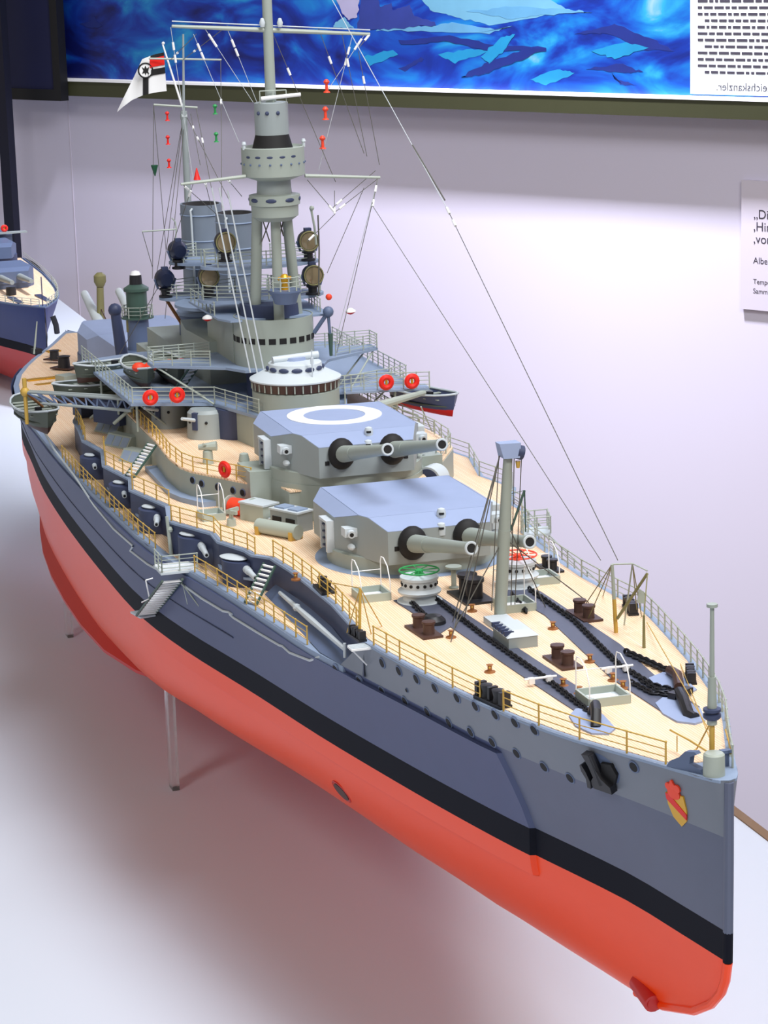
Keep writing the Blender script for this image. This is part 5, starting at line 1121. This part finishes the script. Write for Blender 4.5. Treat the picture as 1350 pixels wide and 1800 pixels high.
i2 = [(x, y+.7) for x, y in e2[3:]]; m = M2(); m.drape(i2+[(x, -y) for x, y in reversed(i2)], -.1, .05); m.build('foredeck', 'deck_planks', s2)
m = M2()
for sg in (-1, 1):
    for j in range(3): m.tube([(x, sg*(abs(y)-.2), zdeck(x)+.4*(j+1)) for x, y in e2[1:]], .05, 5)
m.build('railing', 'rail_grey', s2)
for k in range(14):
    x = -1-2.4*k
    for sg in (-1, 1): m = M2(); m.cyl((x, sg*(interp(HBD, x)-.2), zdeck(x)), (x, sg*(interp(HBD, x)-.2), zdeck(x)+1.2), .08, .08, 6); m.build('stanchion', 'rail_grey', s2)
m = M2(); m.cyl((-1.5, 0, 8), (-1.5, 0, 13), .1); m.build('jackstaff', 'dark_wall', s2)
for y in (-2.4, 2.4): m = M2(); m.box((-12, y, zdeck(-12)+.1), (9, 1.1, .3)); m.build('chain_trough', 'dark_wall', s2)
m = M2(); m.lathe((-20, -1.5, 7.7), [(.9, 0), (.9, 1.3), (0, 1.4)], 14); m.build('capstan', 'black', s2)
m = M2(); m.add([v+Vector((-33, 0, 7.7)) for v in HV], HF); m.build('turret_house', 'blue_grey', s2, 15); m = M2(); m.lathe((-33, 0, 7.6), [(5.3, 0), (5.3, 1)], 30); m.build('turret_ring', 'blue_grey', s2)
for y in (-1.7, 1.7): m = M2(); m.cyl((-27.5, y, 9.8), (-17.5, y, 10.2), .6, .4, 12); m.build('gun_barrel', 'grey', s2)
m = M2(); m.add([v+Vector((-47, 0, 10.4)) for v in HV], HF); m.build('turret_house', 'blue_grey', s2, 15); m = M2(); m.lathe((-47, 0, 7.6), [(5.4, 0), (5.4, 4)], 30); m.build('turret_ring', 'dark_wall', s2)
m = M2(); m.box((-60, 0, 11), (14, 12, 7)); m.build('deckhouse', 'blue_grey', s2); m = M2(); m.lathe((-58, 0, 14.5), [(4, 0), (4, 3), (3, 3.2), (3, 5)], 24); m.build('bridge_tower', 'dark_wall', s2)
m = M2(); m.box((-52, 4.5, 14.8), (1.5, 8, .3)); m.build('bridge_wing', 'grey', s2)
for p, l in (((-52.5, 4.5, 15.6), 'small red lifebuoy on the bridge wing of the dark warship model, outer one'), ((-54, -1.0, 18.2), 'small red lifebuoy high on the bridge of the dark warship model')):
    q = T2 @ Vector(p); lifebuoy(q, l, (1, 0), .34)
m = M2(); m.cyl((-58, 0, 19), (-58, 0, 42), .6, .4, 12); m.build('mast', 'dark_wall', s2)
m = M2(); m.tube([(.3, 1.2, 6.5), (.6, 1.6, 5.0), (.2, 1.8, 3.6)], .5, 8); m.build('anchor', 'black', s2)

# ---------------------------------------------------------------- pictures on the wall
fr = empty('framed_painting', wp(0, 17.5)); tag(fr, 'large framed seascape painting of blue waves and ships on the back wall', 'painting')
m = MB(); wall_box(m, 73.8, -120, 20.3, 75, 1.0, 3.2); cv = m.build('canvas', 'sea_painting', fr, origin=wp(0, 20.3))
def fbar(nm, s0, s1, z0, z1, d1=5.0): m = MB(); wall_box(m, s0, s1, z0, z1, 0.02, d1); m.build(nm, 'olive_frame', fr)
fbar('frame_bottom', 77, -124, 17.4, 20.0); fbar('frame_top', 77, -124, 75, 78); fbar('frame_side', 77, 73.6, 20.0, 75); fbar('frame_side', -120, -124, 20.0, 75)
m = MB(); wall_box(m, 73.8, -120, 20.0, 20.45, 3.0, 5.2); m.build('frame_fillet', 'white', fr)
mat('paint_sail', (150, 146, 176), .5, var=.2, scale=20); mat('paint_ship', (38, 52, 124), .5, var=.4, scale=20); mat('paint_cloud', (96, 150, 178), .5, var=.3, scale=12); mat('paint_dark', (18, 36, 110), .5, var=.3, scale=20); mat('paint_foam', (84, 140, 176), .5, var=.3, scale=20); mat('paint_cyan', (20, 124, 170), .5, var=.4, scale=14)
PR = random.Random(5)
def brush(pix, k=7, amp=2.2):
    out = []
    for (a, b), (c, d) in zip(pix, pix[1:]+pix[:1]):
        L = math.hypot(c-a, d-b)
        for i in range(k): t = i/k; w = min(amp, L*.05)*(0 if i == 0 else 1); out.append((a+(c-a)*t+PR.uniform(-w, w), b+(d-b)*t+PR.uniform(-w, w)))
    return out
def painted(nm, pix, mt):
    pix = brush(pix); m = MB(); m.plate([WPIX(u, v, 3.215+.01*(len(fr.children) % 5)) for u, v in pix], .03, WN); m.build(nm, mt, fr)
painted('painted_bow', [(585, 48), (589, 40), (605, 30), (622, 50)], 'paint_cloud'); painted('painted_sail', [(586, -20), (634, -20), (628, 30), (612, 35), (600, 20)], 'paint_sail'); painted('painted_hull', [(634, -5), (664, -5), (668, 12), (688, 5), (690, 18), (720, 8), (728, 28), (764, 38), (766, 44), (700, 50), (655, 52), (628, 50)], 'paint_ship')
painted('painted_steamer', [(140, 42), (155, 48), (172, 49), (180, 45), (172, 40), (165, 28), (158, 38)], 'paint_dark'); painted('painted_cloud', [(735, -10), (950, -10), (1000, 20), (860, 45), (800, 30), (760, 20)], 'paint_cloud')
painted('painted_foam', [(660, 55), (690, 42), (760, 46), (800, 40), (870, 52), (900, 46), (860, 60), (740, 54)], 'paint_foam'); painted('painted_foam', [(820, 20), (900, 12), (1000, 16), (1040, 22), (960, 26), (900, 34)], 'paint_foam')
for pix in ([(700, 70), (790, 62), (860, 78), (960, 84), (960, 90), (850, 88), (780, 72), (705, 78)], [(810, 136), (860, 108), (930, 84), (960, 86), (900, 112), (845, 132)], [(700, 120), (740, 100), (745, 104), (712, 126)], [(1010, 60), (1080, 42), (1140, 66), (1185, 90), (1130, 88), (1070, 60)], [(1030, 122), (1090, 112), (1130, 126), (1100, 128)], [(1075, 128), (1082, 140), (1118, 150), (1090, 149)]): painted('painted_wave', pix, 'paint_dark')
for pix in ([(845, 100), (880, 66), (905, 60), (890, 84), (860, 112)], [(770, 96), (830, 86), (860, 90), (800, 112)], [(930, 140), (980, 122), (1010, 128), (960, 150)], [(640, 100), (690, 88), (700, 96), (650, 116)], [(1040, 90), (1100, 74), (1140, 84), (1080, 104)]): painted('painted_crest', pix, 'paint_cyan')
# glass reflection of a printed sheet, built as a pale panel with mirrored print
sh_ = [WPIX(u, v, 3.5) for u, v in ((1213, -30), (1400, -30), (1400, 176), (1213, 169))]
s0, s1 = ws(sh_[0]), -92.0
m = MB(); wall_box(m, s0, s1, 20.7, 38, 3.2, 3.45); shp = m.build('sheet_reflection', 'reflected_paper', fr)
def text(body, s_left, z, size, d, mt, parent, mirror=False, name='printed_line'):
    cu = bpy.data.curves.new('t', 'FONT'); cu.body = body; cu.size = size; cu.extrude = 0.0
    o = bpy.data.objects.new('t', cu); COL.objects.link(o); bpy.context.view_layer.update()
    me = bpy.data.meshes.new_from_object(o.evaluated_get(bpy.context.evaluated_depsgraph_get())); bpy.data.objects.remove(o)
    m = MB(); sx = 1 if mirror else -1
    # s grows to the left in view, so normal reading text runs towards smaller s
    m.add([wp(s_left+sx*v.co.x, z+v.co.y, d) for v in me.vertices], [tuple(p.vertices) for p in me.polygons])
    m.build(name, mt, parent)
text('Der Reichskanzler.', -82.5, 21.3, 1.7, 3.5, 'ink', shp, True)
rnd = random.Random(3)
for k in range(15):
    z = 23.7+.92*k; a = -66.3-(0 if k % 4 else 1.2); m = MB(); x = a
    while x > -90:
        w_ = .5+rnd.random()*1.3; wall_box(m, x, x-w_, z, z+.36, 3.45, 3.5); x -= w_+.3
    m.build('printed_line', 'ink', shp)
# dark panel picture at the left
dp = empty('dark_picture', wp(80, 16)); tag(dp, 'dark blue picture in a black frame overlapping the corner of the seascape', 'picture')
sr, sz = ws(WPIX(108, 178, 7)), WPIX(60, 176, 7).z
m = MB(); wall_box(m, sr+1.9, sr+34, sz+2.0, 62, 5.3, 6.6); m.build('picture_face', 'dark_blue_panel', dp)
for (a, b, c, d) in ((sr, sr+34, sz, sz+2.0), (sr, sr+1.9, sz+2.0, 62)): m = MB(); wall_box(m, a, b, c, d, 5.25, 7.0); m.build('picture_frame', 'frame_black', dp)
m = MB(); s_ = ws(WPIX(18, 300, 12)); wall_box(m, s_, s_+2.6, -60, 60, 10.5, 12); o = m.build('showcase_post', 'post_dark'); tag(o, 'dark blue upright showcase post beside the dark picture', 'post')
for uu, a, b in ((122, 160, 560),): m = MB(); p = WPIX(uu, 300, .6); s_ = ws(p); wall_box(m, s_+.1, s_-.1, -60, 17, -.1, .1); o = m.build('trim_2', 'card'); o['kind'] = 'structure'
# label card
lc = empty('label_card', wp(-74, -10.8)); tag(lc, 'pale exhibit label card with printed text on the back wall', 'label')
m = MB(); wall_box(m, -72.0, -93, -10.8, 8.2, .02, .6); m.build('card', 'card', lc)
for body, z, sz in (('„Die d', 2.7, 1.9), ('‚Hinde', .9, 1.9), ('‚von de', -.9, 1.9), ('Albert B', -3.9, 1.35), ('Tempera', -6.9, 1.05), ('Sammlung', -8.3, 1.05)): text(body, -74.1, z, sz, .63, 'ink', lc)
